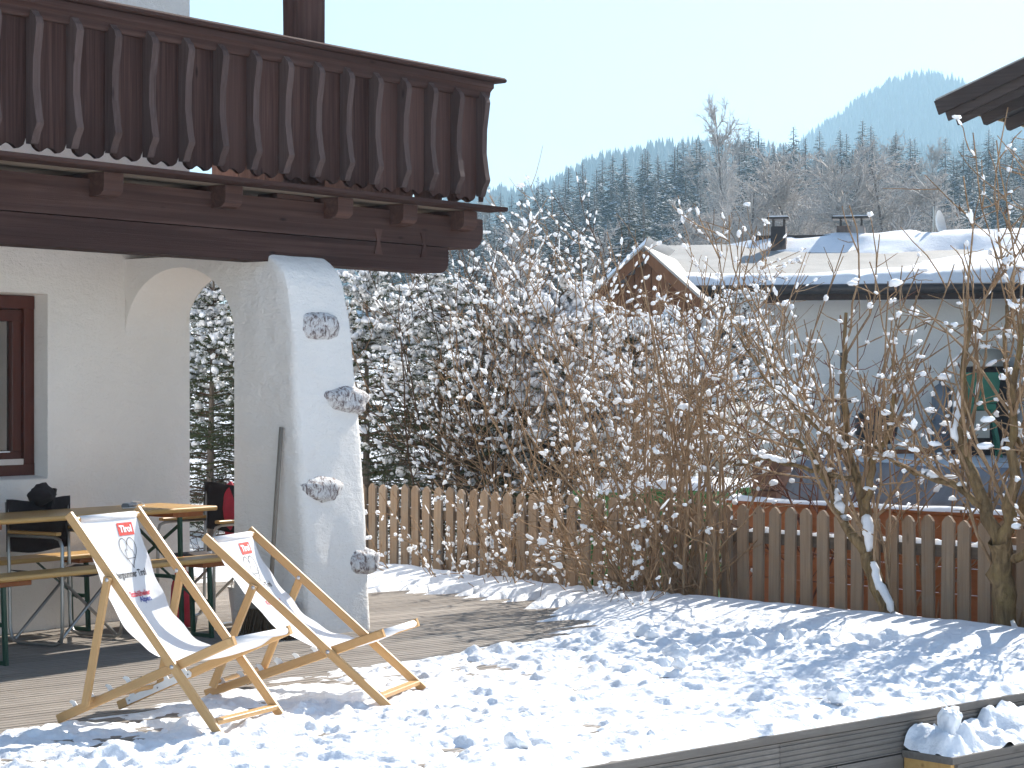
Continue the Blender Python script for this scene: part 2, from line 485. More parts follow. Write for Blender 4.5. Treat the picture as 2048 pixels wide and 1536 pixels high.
# ================================================================== GROUND
def ground_z(X, Y):
    X = np.asarray(X, float); Y = np.asarray(Y, float)
    z = -0.42 + 0.82 * sstep(18, 36, Y) + 0.6 * sstep(36, 70, Y) + 1.0 * sstep(70, 120, Y)
    tilt = np.clip((X - 5) / 60, -1.2, 1.2)
    hill = (11.0 + 5.0 * tilt) * np.clip((Y - 125) / 140, 0, 1.0) ** 1.15
    z = z + hill
    z = z + (fbm(X * 0.35 + 7, Y * 0.35, 3, 4) - 0.5) * np.clip(0.10 + (Y - 20) * 0.006, 0.06, 1.2)
    return z

def build_ground():
    # close, fine sheet that grows coarser with distance: one grid in (a, Y) with X = a * width(Y)
    ys = np.concatenate([np.linspace(-60, 6, 12), np.linspace(7, 30, 70), np.linspace(31, 120, 70), np.linspace(124, 460, 90)])
    a = np.linspace(-1, 1, 160)
    w = 60 + np.clip(ys - 20, 0, None) * 0.55
    X = a[None, :] * w[:, None]; Y = np.repeat(ys[:, None], len(a), 1)
    Z = ground_z(X, Y)
    V = np.stack([X, Y, Z], -1).reshape(-1, 3)
    n, m = X.shape
    i = np.arange(n - 1)[:, None] * m + np.arange(m - 1)[None, :]
    F = np.stack([i, i + 1, i + m + 1, i + m], -1).reshape(-1, 4)
    me = np_mesh('snowy_ground', V, [F], True); me.materials.append(M['snow'])
    kind(put('snowy_ground', me), 'structure')
build_ground()

# ================================================================== CHALET
chalet = thing('chalet', 'white plastered chalet with dark carved wooden balcony and an arched passage', 'house', HO, HA)

def wallmesh():
    mb = MB()
    x0, x1 = -7.0, 0.60
    wx0, wx1, wz0, wz1 = -2.05, -0.67, 0.97, 2.16           # window opening
    zt = 6.0
    xs = [x0, wx0, wx1, x1]; zs = [-0.6, wz0, wz1, zt]
    for i in range(3):
        for j in range(3):
            if i == 1 and j == 1: continue
            mb.add([(xs[i], 0, zs[j]), (xs[i + 1], 0, zs[j]), (xs[i + 1], 0, zs[j + 1]), (xs[i], 0, zs[j + 1])], [(0, 1, 2, 3)])
    d = 0.17
    # reveals, slightly splayed
    s = 0.012
    mb.add([(wx0, 0, wz0), (wx1, 0, wz0), (wx1 - s, d, wz0 + s), (wx0 + s, d, wz0 + s)], [(0, 1, 2, 3)])
    mb.add([(wx1, 0, wz0), (wx1, 0, wz1), (wx1 - s, d, wz1 - s), (wx1 - s, d, wz0 + s)], [(0, 1, 2, 3)])
    mb.add([(wx1, 0, wz1), (wx0, 0, wz1), (wx0 + s, d, wz1 - s), (wx1 - s, d, wz1 - s)], [(0, 1, 2, 3)])
    mb.add([(wx0, 0, wz1), (wx0, 0, wz0), (wx0 + s, d, wz0 + s), (wx0 + s, d, wz1 - s)], [(0, 1, 2, 3)])
    # other walls of the house
    mb.add([(x1, 0, -0.6), (x1, 8, -0.6), (x1, 8, zt), (x1, 0, zt)], [(0, 1, 2, 3)])
    mb.add([(x1, 8, -0.6), (x0, 8, -0.6), (x0, 8, zt), (x1, 8, zt)], [(0, 1, 2, 3)])
    mb.add([(x0, 8, -0.6), (x0, 0, -0.6), (x0, 0, zt), (x0, 8, zt)], [(0, 1, 2, 3)])
    mb.add([(x0, 0, zt), (x1, 0, zt), (x1, 8, zt), (x0, 8, zt)], [(0, 1, 2, 3)])
    return mb
part('wall', wallmesh(), M['plaster'], chalet)
# dim room behind the window
mb = MB()
mb.add([(-3.2, 2.6, 0.2), (0.3, 2.6, 0.2), (0.3, 2.6, 2.5), (-3.2, 2.6, 2.5)], [(3, 2, 1, 0)])
mb.add([(0.3, 0.2, 0.2), (0.3, 2.6, 0.2), (0.3, 2.6, 2.5), (0.3, 0.2, 2.5)], [(0, 1, 2, 3)])
mb.add([(-3.2, 0.2, 0.2), (0.3, 0.2, 0.2), (0.3, 2.6, 0.2), (-3.2, 2.6, 0.2)], [(0, 1, 2, 3)])
part('room', mb, M['room'], chalet)

# --- window
win = empty('window'); win.parent = chalet
def wframe(x0, x1, z0, z1, y0, y1, w, mat, name, par):
    mb = MB()
    mb.box(x0, x1, y0, y1, z0, z0 + w, 0.004).box(x0, x1, y0, y1, z1 - w, z1, 0.004)
    mb.box(x0, x0 + w, y0, y1, z0 + w, z1 - w, 0.004).box(x1 - w, x1, y0, y1, z0 + w, z1 - w, 0.004)
    return part(name, mb, mat, par)
wframe(-2.04, -0.68, 0.985, 2.148, 0.115, 0.18, 0.085, M['frame_wood'], 'frame', win)
wframe(-1.95, -0.77, 1.075, 2.058, 0.135, 0.19, 0.075, M['frame_wood'], 'sash', win)
part('pane', MB().box(-1.87, -0.85, 0.165, 0.172, 1.155, 1.98), M['glass'], win)
mb = MB().box(-1.94, -0.785, 0.10, 0.134, 1.062, 1.072).box(-1.94, -0.785, 0.098, 0.103, 1.072, 1.10)
part('rain_rail', mb, M['screw'], win)
mb = MB().box(-1.86, -0.87, 0.128, 0.134, 1.142, 1.150)
part('glazing_bead', mb, M['white_plastic'], win)
mb = MB().prism([(-2.05, 0.12, 0.992), (-2.05, 0.005, 0.975), (-2.05, 0.005, 0.972), (-2.05, 0.12, 0.975)], (1.385, 0, 0))
part('sill', mb, M['plaster'], win)

# --- arched wall ending in the flared buttress
ZT = 2.415
def o_end(z):
    return float(np.interp(z, [-0.6, 0.0, 0.4, 0.85, 1.54, 2.0, 2.2, 2.30, 2.36, 2.415], [1.70, 1.655, 1.64, 1.61, 1.555, 1.51, 1.475, 1.43, 1.37, 1.28]))
def arch_z(o):
    q = (o - 0.505) / 0.505
    return 1.90 + 0.445 * math.sqrt(max(0.0, 1 - q * q))
def wob(a, b, s, amp):
    return (float(fbm(np.array([a]), np.array([b]), s, 3)[0]) - 0.5) * amp
def buttress():
    V = []; F = []
    T = 0.60
    # loft of the pier: horizontal sections
    zs = np.concatenate([np.linspace(-0.55, 0.0, 4), np.linspace(0.05, 2.1, 42), np.linspace(2.14, ZT, 12)])
    sec_n = None
    base = len(V)
    for z in zs:
        oe = o_end(z); r = 0.055 if z < 2.2 else 0.05
        th = T * (1.0 if z < 1.2 else 1.0 - 0.055 * (z - 1.2))
        pts = []
        for o in np.linspace(1.01, oe - r, 10): pts.append((0.0, o))
        for q in np.linspace(0, 90, 5)[1:]:
            pts.append((r - r * math.cos(math.radians(q)), oe - r + r * math.sin(math.radians(q))))
        for x in np.linspace(r, th - r, 11)[1:]: pts.append((x, oe))
        for q in np.linspace(0, 90, 5)[1:]:
            pts.append((th - r + r * math.sin(math.radians(q)), oe - r + r * math.cos(math.radians(q))))
        for o in np.linspace(oe - r, 1.01, 9)[1:]: pts.append((th, o))
        sec_n = len(pts)
        for k, (x, o) in enumerate(pts):
            t = k / (sec_n - 1)
            w = min(1.0, min(t, 1 - t) * 9)
            dx = wob(z * 2.1, t * 9, 5, 0.035) * w; do = (wob(z * 1.6 + 9, t * 5, 8, 0.04) + wob(z * 8, t * 30, 4, 0.008)) * w
            V.append((x + dx, -(o + do), z))
    nz = len(zs)
    for i in range(nz - 1):
        for k in range(sec_n - 1):
            a = base + i * sec_n + k
            F.append((a + 1, a, a + sec_n, a + sec_n + 1))
    F.append(tuple(base + (nz - 1) * sec_n + k for k in range(sec_n)))
    # wall above the arch, both faces, and intrados
    os_ = [0.505 - 0.505 * math.cos(math.pi * i / 26) for i in range(27)]
    for fx, flip in ((0.0, False), (T * 0.935, True)):
        b = len(V); R = 5
        for o in os_:
            za = arch_z(o)
            for j in range(R):
                z = za + (ZT - za) * j / (R - 1)
                V.append((fx, -o, z))
        for i in range(26):
            for j in range(R - 1):
                a = b + i * R + j
                q = (a, a + R, a + R + 1, a + 1)
                F.append(q if not flip else q[::-1])
    b = len(V)
    prof = [(o, arch_z(o)) for o in os_] + [(1.01, z) for z in np.linspace(1.85, -0.55, 14)]
    for i, (o, z) in enumerate(prof):
        for x in (0.0, 0.012, 0.2, 0.4, T * 0.935 - 0.012, T * 0.935):
            ed = 0.012 if x in (0.0, T * 0.935) else 0.0
            V.append((x, -(o + (ed if z < 1.88 else 0)), z + (ed if z >= 1.88 else 0)))
    for i in range(len(prof) - 1):
        for j in range(5):
            a = b + i * 6 + j
            F.append((a, a + 6, a + 7, a + 1))
    mb = MB(); mb.v = V; mb.f = F
    return mb
but = part('buttress', buttress(), M['pillar_plaster'], chalet, auto=True)
but['label'] = 'white flared buttress with four rough stones set in its plaster'

def stone(cx, z, w, h, out, seed, par):
    rng = np.random.default_rng(seed)
    import bmesh
    bm = bmesh.new(); bmesh.ops.create_icosphere(bm, subdivisions=4, radius=1.0)
    P = np.array([v.co[:] for v in bm.verts])
    P = np.sign(P) * np.abs(P) ** 0.75; P = P / np.abs(P).max()
    # chip planes make it a broken stone rather than an egg
    for _ in range(9):
        n = rng.normal(size=3); n /= np.linalg.norm(n); n[1] *= 0.4; n /= np.linalg.norm(n); dd = rng.uniform(0.86, 1.1)
        s = P @ n
        P = P - np.outer(np.clip(s - dd, 0, None) * 0.9, n)
    nz = (fbm(P[:, 0] * 2.2 + seed, P[:, 2] * 2.2 + P[:, 1], seed, 4) - 0.5) * 0.28
    P = P * (1 + nz[:, None])
    oe = o_end(z)
    P = P * np.array([w / 2, 0.13, h / 2])
    P = P + np.array([cx, -(oe - 0.085 + out), z])
    for v, p in zip(bm.verts, P): v.co = p
    me = bpy.data.meshes.new('stone'); bm.to_mesh(me); bm.free()
    me.polygons.foreach_set('use_smooth', [True] * len(me.polygons)); me.materials.append(M['stone'])
    return put('stone', me, par)
stone(0.27, 1.945, 0.40, 0.22, -0.005, 3, but)
stone(0.45, 1.465, 0.48, 0.21, 0.005, 5, but)
stone(0.20, 0.910, 0.40, 0.20, -0.008, 8, but)
stone(0.55, 0.435, 0.33, 0.19, 0.0, 12, but)

# --- carrying beams
def beam(x1, z0, z1, o0, o1, rr):
    """long beam, its free end rounded below"""
    pr = [(-7.0, z0), (x1 - rr, z0)]
    for q in np.linspace(-90, 0, 7)[1:]:
        pr.append((x1 - rr + rr * math.cos(math.radians(q)), z0 + rr + rr * math.sin(math.radians(q))))
    pr += [(x1 - 0.004, z1 - 0.006), (x1 - 0.012, z1), (-7.0, z1)]
    mb = MB().prism([(x, -o1, z) for x, z in pr], (0, o1 - o0, 0))
    return mb
part('beam', beam(1.845, 2.356, 2.535, 1.10, 1.30, 0.09), M['dark_wood_x'], chalet)
part('beam', beam(2.237, 2.541, 2.76, 1.10, 1.304, 0.13), M['dark_wood_x'], chalet)
for xk in (1.075, 1.566):                       # butterfly keys across the joint
    p = [(xk - 0.042, 2.625), (xk + 0.042, 2.625), (xk + 0.014, 2.54), (xk + 0.042, 2.455), (xk - 0.042, 2.455), (xk - 0.014, 2.54)]
    part('butterfly_key', MB().prism([(x, -1.296, z) for x, z in p[::-1]], (0, -0.014, 0)), M['dark_wood_z'], chalet)
for xj in (-5.3, -4.35, -3.4, -2.4, -1.413, -0.4275, 0.6065, 1.272, 1.936):
    pr = [(0.0, 2.795), (0.0, 2.66), (1.36, 2.66), (1.395, 2.668), (1.42, 2.69), (1.425, 2.72), (1.425, 2.795)]
    part('joist', MB().prism([(xj - 0.075, -o, z) for o, z in pr], (0.15, 0, 0)), M['dark_wood_x'], chalet)
part('block', MB().box(0.10, 0.45, -1.29, -1.12, 2.762, 2.796, 0.004), M['dark_wood_x'], chalet)
# --- balcony floor boards and front ledge
for k in range(10):
    part('floor_board', MB().box(-7.0, 2.02, -(0.02 + k * 0.139), -(0.155 + k * 0.139), 2.798, 2.828), M['floor_under'], chalet)
part('ledge', MB().prism([(-7.0, -1.415, 2.798), (-7.0, -1.575, 2.798), (-7.0, -1.585, 2.806), (-7.0, -1.585, 2.828), (-7.0, -1.415, 2.836)][::-1], (9.16, 0, 0)), M['dark_wood_x'], chalet)

# --- balcony railing
rail = empty('balcony_railing'); rail.parent = chalet
XB = [1.955 - 0.288 * k for k in range(-0, 24)]
ZP0, ZP1 = 2.880, 3.60
def plank(w):
    """one bay board with the carved lower edge; local x 0..w, front at y=0"""
    n = 24; low = []
    for i in range(n + 1):
        t = i / n
        e = min(t, 1 - t)
        if e < 0.10: z = 0.062 * math.cos(e / 0.10 * math.pi / 2) ** 0.8 + 0.012
        elif e < 0.30: z = 0.012 - 0.030 * math.sin((e - 0.10) / 0.20 * math.pi * 0.5)
        else: z = -0.018 + 0.026 * math.sin((e - 0.30) / 0.20 * math.pi * 0.5)
        low.append((t * w, ZP0 + z))
    poly = low + [(w, ZP1), (0, ZP1)]
    return MB().prism([(x, 0, z) for x, z in poly], (0, 0.026, 0))
me_pl = mesh_of('plank', plank(0.282), M['dark_wood_z'])
def batten():
    # side profile (outwards a, height z): carved serpentine stile
    zs = np.linspace(2.895, 3.625, 40)
    out = np.interp(zs, [2.895, 2.905, 2.95, 2.995, 3.01, 3.05, 3.20, 3.36, 3.48, 3.55, 3.585, 3.605, 3.625],
                        [0.040, 0.046, 0.060, 0.086, 0.089, 0.078, 0.056, 0.060, 0.078, 0.088, 0.078, 0.055, 0.042])
    poly = [(-0.026, -a, z) for a, z in zip(out, zs)] + [(-0.026, 0.0, zs[-1]), (-0.026, 0.0, zs[0])]
    return MB().prism(poly, (0.052, 0, 0))
me_bt = mesh_of('batten', batten(), M['batten_wood'])
for k, xb in enumerate(XB):
    put('batten', me_bt, rail, (xb, -1.478, 0))
    if k < len(XB) - 1:
        put('plank', me_pl, rail, (xb - 0.285, -1.478 + 0.002 * (k % 3), 0.004 * ((k * 7) % 3 - 1)))
put('plank', me_pl, rail, (1.985, -1.478, 0), None, (0.13, 1, 1))
# the return at the free end
for k in range(9):
    put('plank', me_pl, rail, (1.995, -1.44 + k * 0.288, 0), (0, 0, math.radians(90)))
# handrail: moulded section, swept along x
sec = [(1.40, 3.585), (1.50, 3.585), (1.508, 3.60), (1.515, 3.635), (1.535, 3.655), (1.545, 3.66), (1.545, 3.70), (1.40, 3.70)]
part('moulding', MB().prism([(-7.0, -o, z) for o, z in sec[::-1]], (9.05, 0, 0)), M['dark_wood_x'], rail)
cap = [(1.37, 3.705), (1.575, 3.705), (1.59, 3.712), (1.59, 3.728), (1.57, 3.742), (1.47, 3.756), (1.37, 3.742)]
part('handrail', MB().prism([(-7.0, -o, z) for o, z in cap[::-1]], (9.14, 0, 0)), M['dark_wood_x'], rail)
sec2 = [(1.99, 3.585), (2.05, 3.60), (2.06, 3.66), (2.06, 3.70), (1.94, 3.70), (1.94, 3.585)]
part('moulding', MB().prism([(x, 1.2, z) for x, z in sec2], (0, -2.59, 0)), M['dark_wood_z'], rail)
# --- post that carries the roof
pst = MB()
zz = [2.83, 3.75, 4.0, 4.3, 4.7, 5.6]
dx = [0.0, 0.0, 0.004, 0.012, 0.02, 0.02]
for i in range(len(zz) - 1):
    a, b = dx[i], dx[i + 1]
    v = []
    for z, d in ((zz[i], a), (zz[i + 1], b)):
        c = 0.03
        x0, x1, y0, y1 = 0.255 - d, 0.475 + d * 0.3, -1.36, -1.20
        v += [(x0 + c, y0, z), (x1, y0, z), (x1, y1, z), (x0, y1, z), (x0, y0 + c, z)]
    pst.add(v, [(j, (j + 1) % 5, 5 + (j + 1) % 5, 5 + j) for j in range(5)])
part('post', pst, M['dark_wood_z'], chalet)

# ================================================================== DECK
deck = kind(empty('deck', DO, DA), 'structure')
BW = 0.262
def deckboard():
    # section across y (0..0.139) with five fine grooves, extruded along x
    w = 0.250; pts = [(0.0, -0.028), (0.0, -0.004), (0.004, 0.0)]
    for c in (0.060, 0.125, 0.190):
        g = 0.006 if c == 0.125 else 0.0035
        pts += [(c - g - 0.002, 0.0), (c - g, -0.008), (c + g, -0.008), (c + g + 0.002, 0.0)]
    pts += [(w - 0.004, 0.0), (w, -0.004), (w, -0.028)]
    n = len(pts); x0, x1 = -6.0, 4.86
    vs = [(x0, y, z) for y, z in pts] + [(x1, y, z) for y, z in pts]
    fs = [(i, i + n, i + n + 1, i + 1) for i in range(n - 1)] + [tuple(range(n)), tuple(range(2 * n - 1, n - 1, -1))]
    mb = MB(); mb.add(vs, [f[::-1] for f in fs]); return mb
me_db = mesh_of('deck_board', deckboard(), M['deck_wood'])
rr = random.Random(4)
for k in range(36):
    put('deck_board', me_db, deck, (0, 0.02 + k * BW, rr.uniform(-0.002, 0.001)))
part('subfloor', MB().box(-6.0, 4.80, 0.06, 9.3, -0.42, -0.07), M['fascia_wood'], deck)
# front edge: trim and grooved fascia boards
part('edge_trim', MB().box(-6.0, 4.88, -0.022, 0.014, -0.035, 0.004, 0.003), M['fascia_wood'], deck)
def fascia(z0, z1, x0, x1, gro):
    pts = [(-0.012, z0)]
    for i in range(gro):
        c = z0 + (i + 0.5) * (z1 - z0) / gro
        pts += [(-0.012, c - 0.006), (-0.007, c - 0.004), (-0.007, c + 0.004), (-0.012, c + 0.006)]
    pts += [(-0.012, z1), (0.014, z1), (0.014, z0)]
    return MB().prism([(x0, y, z) for y, z in pts][::-1], (x1 - x0, 0, 0))
for i, (a, b) in enumerate(((-6.0, -0.9), (-0.896, 1.235), (1.239, 4.86))):
    part('fascia_board', fascia(-0.185, -0.040, a, b, 6), M['fascia_wood'], deck)
    part('fascia_board', fascia(-0.42, -0.192, a + 0.4, b + 0.397, 1), M['fascia_wood'], deck)
part('edge_trim', MB().box(4.862, 4.885, 0.016, 9.3, -0.42, 0.002), M['fascia_wood'], deck)

# --- step in front of the deck
step = thing('wooden_step', 'low grey wooden step heaped with snow against the deck edge', 'step', d2w(2.12, 0), DA)
part('tread', MB().box(0.0, 2.6, -0.31, -0.016, -0.205, -0.17, 0.003), M['fascia_wood'], step)
part('end_board', MB().box(0.012, 0.04, -0.29, -0.020, -0.45, -0.207), M['bench_wood'], step)
mbf = fascia(-0.40, -0.207, 0.045, 2.6, 5); mbf.v = [(x, y - 0.295, z) for x, y, z in mbf.v]
part('front_board', mbf, M['fascia_wood'], step)

# ================================================================== SNOW ON THE DECK
def sdf_poly(px, py, poly):
    """signed distance, negative inside"""
    d = np.full(px.shape, 1e9); inside = np.zeros(px.shape, bool)
    n = len(poly)
    for i in range(n):
        ax, ay = poly[i]; bx, by = poly[(i + 1) % n]
        ex, ey = bx - ax, by - ay; wx, wy = px - ax, py - ay
        t = np.clip((wx * ex + wy * ey) / (ex * ex + ey * ey), 0, 1)
        d = np.minimum(d, np.hypot(wx - ex * t, wy - ey * t))
        c = ((ay > py) != (by > py)) & (px < (bx - ax) * (py - ay) / (by - ay + 1e-12) + ax)
        inside ^= c
    return np.where(inside, -d, d)

# bare boards, outline in deck coordinates
BARE = [(-6.5, 3.0), (-2.4, 2.55), (-1.07, 2.44), (-0.5, 2.62), (0.0, 2.80), (0.57, 2.90), (1.21, 3.08), (1.55, 3.10), (2.01, 3.17), (2.43, 3.24), (3.0, 3.45), (3.4, 3.72),
        (3.75, 4.02), (4.0, 4.35), (4.10, 4.75), (4.22, 5.4), (4.15, 5.9), (3.85, 6.35), (3.6, 7.0), (3.5, 9.5), (-6.5, 9.5)]
def snow_height(x, y):
    """height over the deck boards, deck coordinates"""
    wx = (vnoise(x * 1.2, y * 16, 21) - 0.5) * 0.42 + (fbm(x * 2.2, y * 5, 9, 3) - 0.5) * 0.34
    far = sstep(3.3, 4.3, y)
    d = sdf_poly(x, y, BARE) + wx * (0.45 + 0.9 * far)
    cover = sstep(0.0, 0.30, d)
    trod = (1 - sstep(2.9, 4.0, y)) * (1 - sstep(3.9, 4.6, x) * 0.85)
    base = 0.030 + 0.045 * sstep(0.2, 1.6, d) + 0.05 * sstep(3.4, 4.8, x)
    base = base * (1 - 0.45 * trod)
    h = base * np.clip(cover * 1.15, 0, 1)
    h = h + (fbm(x * 3.1, y * 3.1, 33, 3) - 0.5) * 0.030 * cover * (0.5 + trod)
    return h, d, cover, trod

def build_deck_snow():
    xs = np.arange(-2.6, 4.90, 0.0125)
    ys = np.concatenate([np.arange(-0.020, 4.2, 0.0125), np.arange(4.22, 9.0, 0.05)])
    X, Y = np.meshgrid(xs, ys)
    h, d, cover, trod = snow_height(X, Y)
    rng = np.random.default_rng(11)
    def domes(n, rlo, rhi, hlo, hhi, x0, x1, y0, y1, sharp, neg=False, stretch=1.0):
        nonlocal h
        for i in range(n):
            cx = rng.uniform(x0, x1); cy = rng.uniform(y0, y1)
            r = rng.uniform(rlo, rhi); hh = rng.uniform(hlo, hhi) * (r / rhi) ** 0.5
            an = rng.uniform(0, math.pi); e = rng.uniform(0.55, 1.0)
            i0 = np.searchsorted(xs, cx - r * stretch * 1.05); i1 = np.searchsorted(xs, cx + r * stretch * 1.05)
            j0 = np.searchsorted(ys, cy - r * 1.05); j1 = np.searchsorted(ys, cy + r * 1.05)
            if i1 <= i0 or j1 <= j0: continue
            xx = X[j0:j1, i0:i1] - cx; yy = Y[j0:j1, i0:i1] - cy
            a = (xx * math.cos(an) + yy * math.sin(an)) / stretch; b = (-xx * math.sin(an) + yy * math.cos(an)) / e
            wob_ = 1 + 0.5 * (vnoise(xx * 38 + i, yy * 38, i) - 0.5)
            q = np.clip(1 - (a * a + b * b) / (r * r) * wob_, 0, 1) ** sharp
            add = hh * q * cover[j0:j1, i0:i1] * trod[j0:j1, i0:i1]
            h[j0:j1, i0:i1] += -add if neg else add
    # footprints, then crumbs and clods thrown up between them
    domes(360, 0.09, 0.17, 0.014, 0.030, -3.4, 4.6, 0.05, 3.7, 0.6, True, 1.5)
    domes(560, 0.05, 0.13, 0.006, 0.018, -3.4, 4.8, 0.02, 3.9, 0.8)
    domes(1500, 0.022, 0.05, 0.005, 0.014, -3.4, 4.8, 0.02, 3.9, 0.55)
    domes(90, 0.025, 0.06, 0.010, 0.028, 0.2, 4.8, 0.02, 3.3, 0.5)
    domes(130, 0.04, 0.10, 0.014, 0.036, 1.9, 4.3, 1.5, 3.5, 0.5)
    domes(3000, 0.016, 0.034, 0.003, 0.011, -2.6, 4.8, 0.02, 3.8, 0.5)
    rid = 1 - np.abs(2 * fbm(X * 9, Y * 9, 51, 3) - 1)
    patch = sstep(0.42, 0.62, fbm(X * 1.6, Y * 1.6, 61, 2))
    h += (rid - 0.75) * 0.036 * cover * trod * (0.25 + 0.75 * patch)
    h += (fbm(X * 26, Y * 26, 77, 3) - 0.5) * 0.016 * cover * trod
    # snow flattened where the deckchairs' owner swept: smooth sheet near the boards edge on the left
    h = np.where(cover > 0.02, np.maximum(h, 0.004 * cover + (fbm(X * 9, Y * 9, 5, 3) - 0.47) * 0.02), h)
    # rounded lip at the deck's edges
    h = h * sstep(-0.022, 0.05, Y) ** 0.5 * sstep(4.90, 4.80, X) ** 0.5
    h = h - 0.006 + (vnoise(X * 1.0, Y * 43, 3) - 0.5) * 0.012 * (1 - cover) 
    h = np.where(cover <= 0.001, -0.03, h)
    V = np.stack([X, Y, h], -1).reshape(-1, 3)
    n, m = X.shape
    i = np.arange(n - 1)[:, None] * m + np.arange(m - 1)[None, :]
    F = np.stack([i, i + 1, i + m + 1, i + m], -1).reshape(-1, 4)
    hz = h.reshape(-1)
    keep = hz[F].max(1) > -0.004
    F = F[keep]
    used = np.unique(F); re = np.full(len(V), -1, np.int64); re[used] = np.arange(len(used))
    me = np_mesh('deck_snow', V[used], [re[F]], True); me.materials.append(M['deck_snow'])
    o = put('deck_snow', me, None, DO, (0, 0, DA))
    kind(o, 'stuff'); tag(o, 'trodden snow lying over the terrace decking', 'snow')
build_deck_snow()

ICO = {}
def ico(sub):
    if sub not in ICO:
        import bmesh
        bm = bmesh.new(); bmesh.ops.create_icosphere(bm, subdivisions=sub, radius=1.0)
        ICO[sub] = (np.array([v.co[:] for v in bm.verts]), np.array([[v.index for v in f.verts] for f in bm.faces]))
        bm.free()
    return ICO[sub]

def lump(name, c, r, seed, mat, parent=None, flat=0.8):
    P, F = ico(4)
    rng = np.random.default_rng(seed)
    Q = P.copy()
    for _ in range(7):
        n = rng.normal(size=3); n /= np.linalg.norm(n); dd = rng.uniform(0.6, 0.9)
        s = Q @ n; Q = Q - np.outer(np.clip(s - dd, 0, None) * 0.7, n)
    Q = Q * (1 + 0.5 * (fbm(Q[:, 0] * 1.7 + seed, Q[:, 1] * 1.7 + Q[:, 2] * 2, seed, 4) - 0.5)[:, None] + 0.30 * (fbm(Q[:, 0] * 5 + seed, Q[:, 1] * 5 + Q[:, 2] * 6, seed + 3, 3) - 0.5)[:, None])
    Q = Q * np.array([r, r, r * flat])
    me = np_mesh(name, Q, [F], True); me.materials.append(mat)
    return put(name, me, parent, c)

# bigger clods of snow one can count
CL = [(-0.02, 0.36, 0.060), (2.05, 0.32, 0.055), (2.62, 1.95, 0.075), (2.30, 1.62, 0.045), (3.25, 2.75, 0.05)]
CLAB = ['fist sized snow clod near the deck edge, leftmost of those along the edge', 'rounded snow clod close to the deck edge at right', 'largest snow clod in the trodden snow, right of centre', 'snow clod just left of the largest one', 'lone snow clod standing on the smooth snow before the fence',
        'broken snow clod behind the largest one', 'snow clod right of the largest one', 'small snow clod in the trampled front snow', 'pointed snow clod left of the trampled heap', 'flat snow clod in front of the largest heap']
for i, (x, y, r) in enumerate(CL):
    w = d2w(x, y)
    hh = float(snow_height(np.array([[x]]), np.array([[y]]))[0][0, 0])
    tag(lump('snow_clod', (w[0], w[1], hh + r * 0.35), r, 40 + i, M['deck_snow']), CLAB[i], 'snow clod', 'snow clods on the deck')
# snow on the step
def step_snow():
    xs = np.arange(0.0, 2.56, 0.016); ys = np.arange(-0.305, -0.012, 0.0147)
    X, Y = np.meshgrid(xs, ys)
    h = 0.045 + 0.05 * sstep(-0.22, -0.05, Y) * (0.3 + sstep(0.2, 0.7, X)) + (fbm(X * 5, Y * 5, 3, 3) - 0.5) * 0.08 + np.clip(fbm(X * 9, Y * 9, 8, 2) - 0.5, 0, 1) * 0.22
    h = h + (fbm(X * 30, Y * 30, 4, 2) - 0.5) * 0.014
    edge = sstep(-0.003, 0.05 + 0, X + (fbm(X * 9, Y * 9, 2, 2) - 0.5) * 0.05) * sstep(-0.300, -0.215, Y + (fbm(X * 9, Y * 9, 12, 3) - 0.5) * 0.07) 
    h = h + (1 - np.abs(2 * fbm(X * 11, Y * 11, 31, 3) - 1) - 0.7) * 0.05
    h = h * edge ** 0.5 - 0.006
    V = np.stack([X, Y, h - 0.168], -1).reshape(-1, 3)
    n, m = X.shape
    i = np.arange(n - 1)[:, None] * m + np.arange(m - 1)[None, :]
    F = np.stack([i, i + 1, i + m + 1, i + m], -1).reshape(-1, 4)
    F = F[h.reshape(-1)[F].max(1) > -0.003]
    me = np_mesh('step_snow', V, [F], True); me.materials.append(M['deck_snow'])
    o = put('step_snow', me, None, d2w(2.12, 0), (0, 0, DA))
    kind(o, 'stuff'); tag(o, 'lumpy snow heaped on the low wooden step', 'snow')
step_snow()
w = d2w(2.12 + 0.17, -0.17)
tag(lump('snow_clod', (w[0], w[1], -0.168 + 0.13), 0.062, 77, M['deck_snow'], None, 1.35), 'upright snow lump on the corner of the wooden step', 'snow clod', 'snow clods on the deck')

# ================================================================== DECKCHAIRS
def spline(pts, n):
    """Catmull-Rom through 2d points, n samples even in arc length"""
    P = np.array(pts, float); P = np.vstack([2 * P[0] - P[1], P, 2 * P[-1] - P[-2]])
    out = []
    for i in range(1, len(P) - 2):
        p0, p1, p2, p3 = P[i - 1], P[i], P[i + 1], P[i + 2]
        for t in np.linspace(0, 1, 24, endpoint=False):
            out.append(0.5 * ((2 * p1) + (-p0 + p2) * t + (2 * p0 - 5 * p1 + 4 * p2 - p3) * t * t + (-p0 + 3 * p1 - 3 * p2 + p3) * t ** 3))
    out.append(P[-2]); out = np.array(out)
    s = np.concatenate([[0], np.cumsum(np.hypot(*np.diff(out, axis=0).T))])
    q = np.linspace(0, s[-1], n)
    return np.stack([np.interp(q, s, out[:, 0]), np.interp(q, s, out[:, 1])], 1), s[-1]

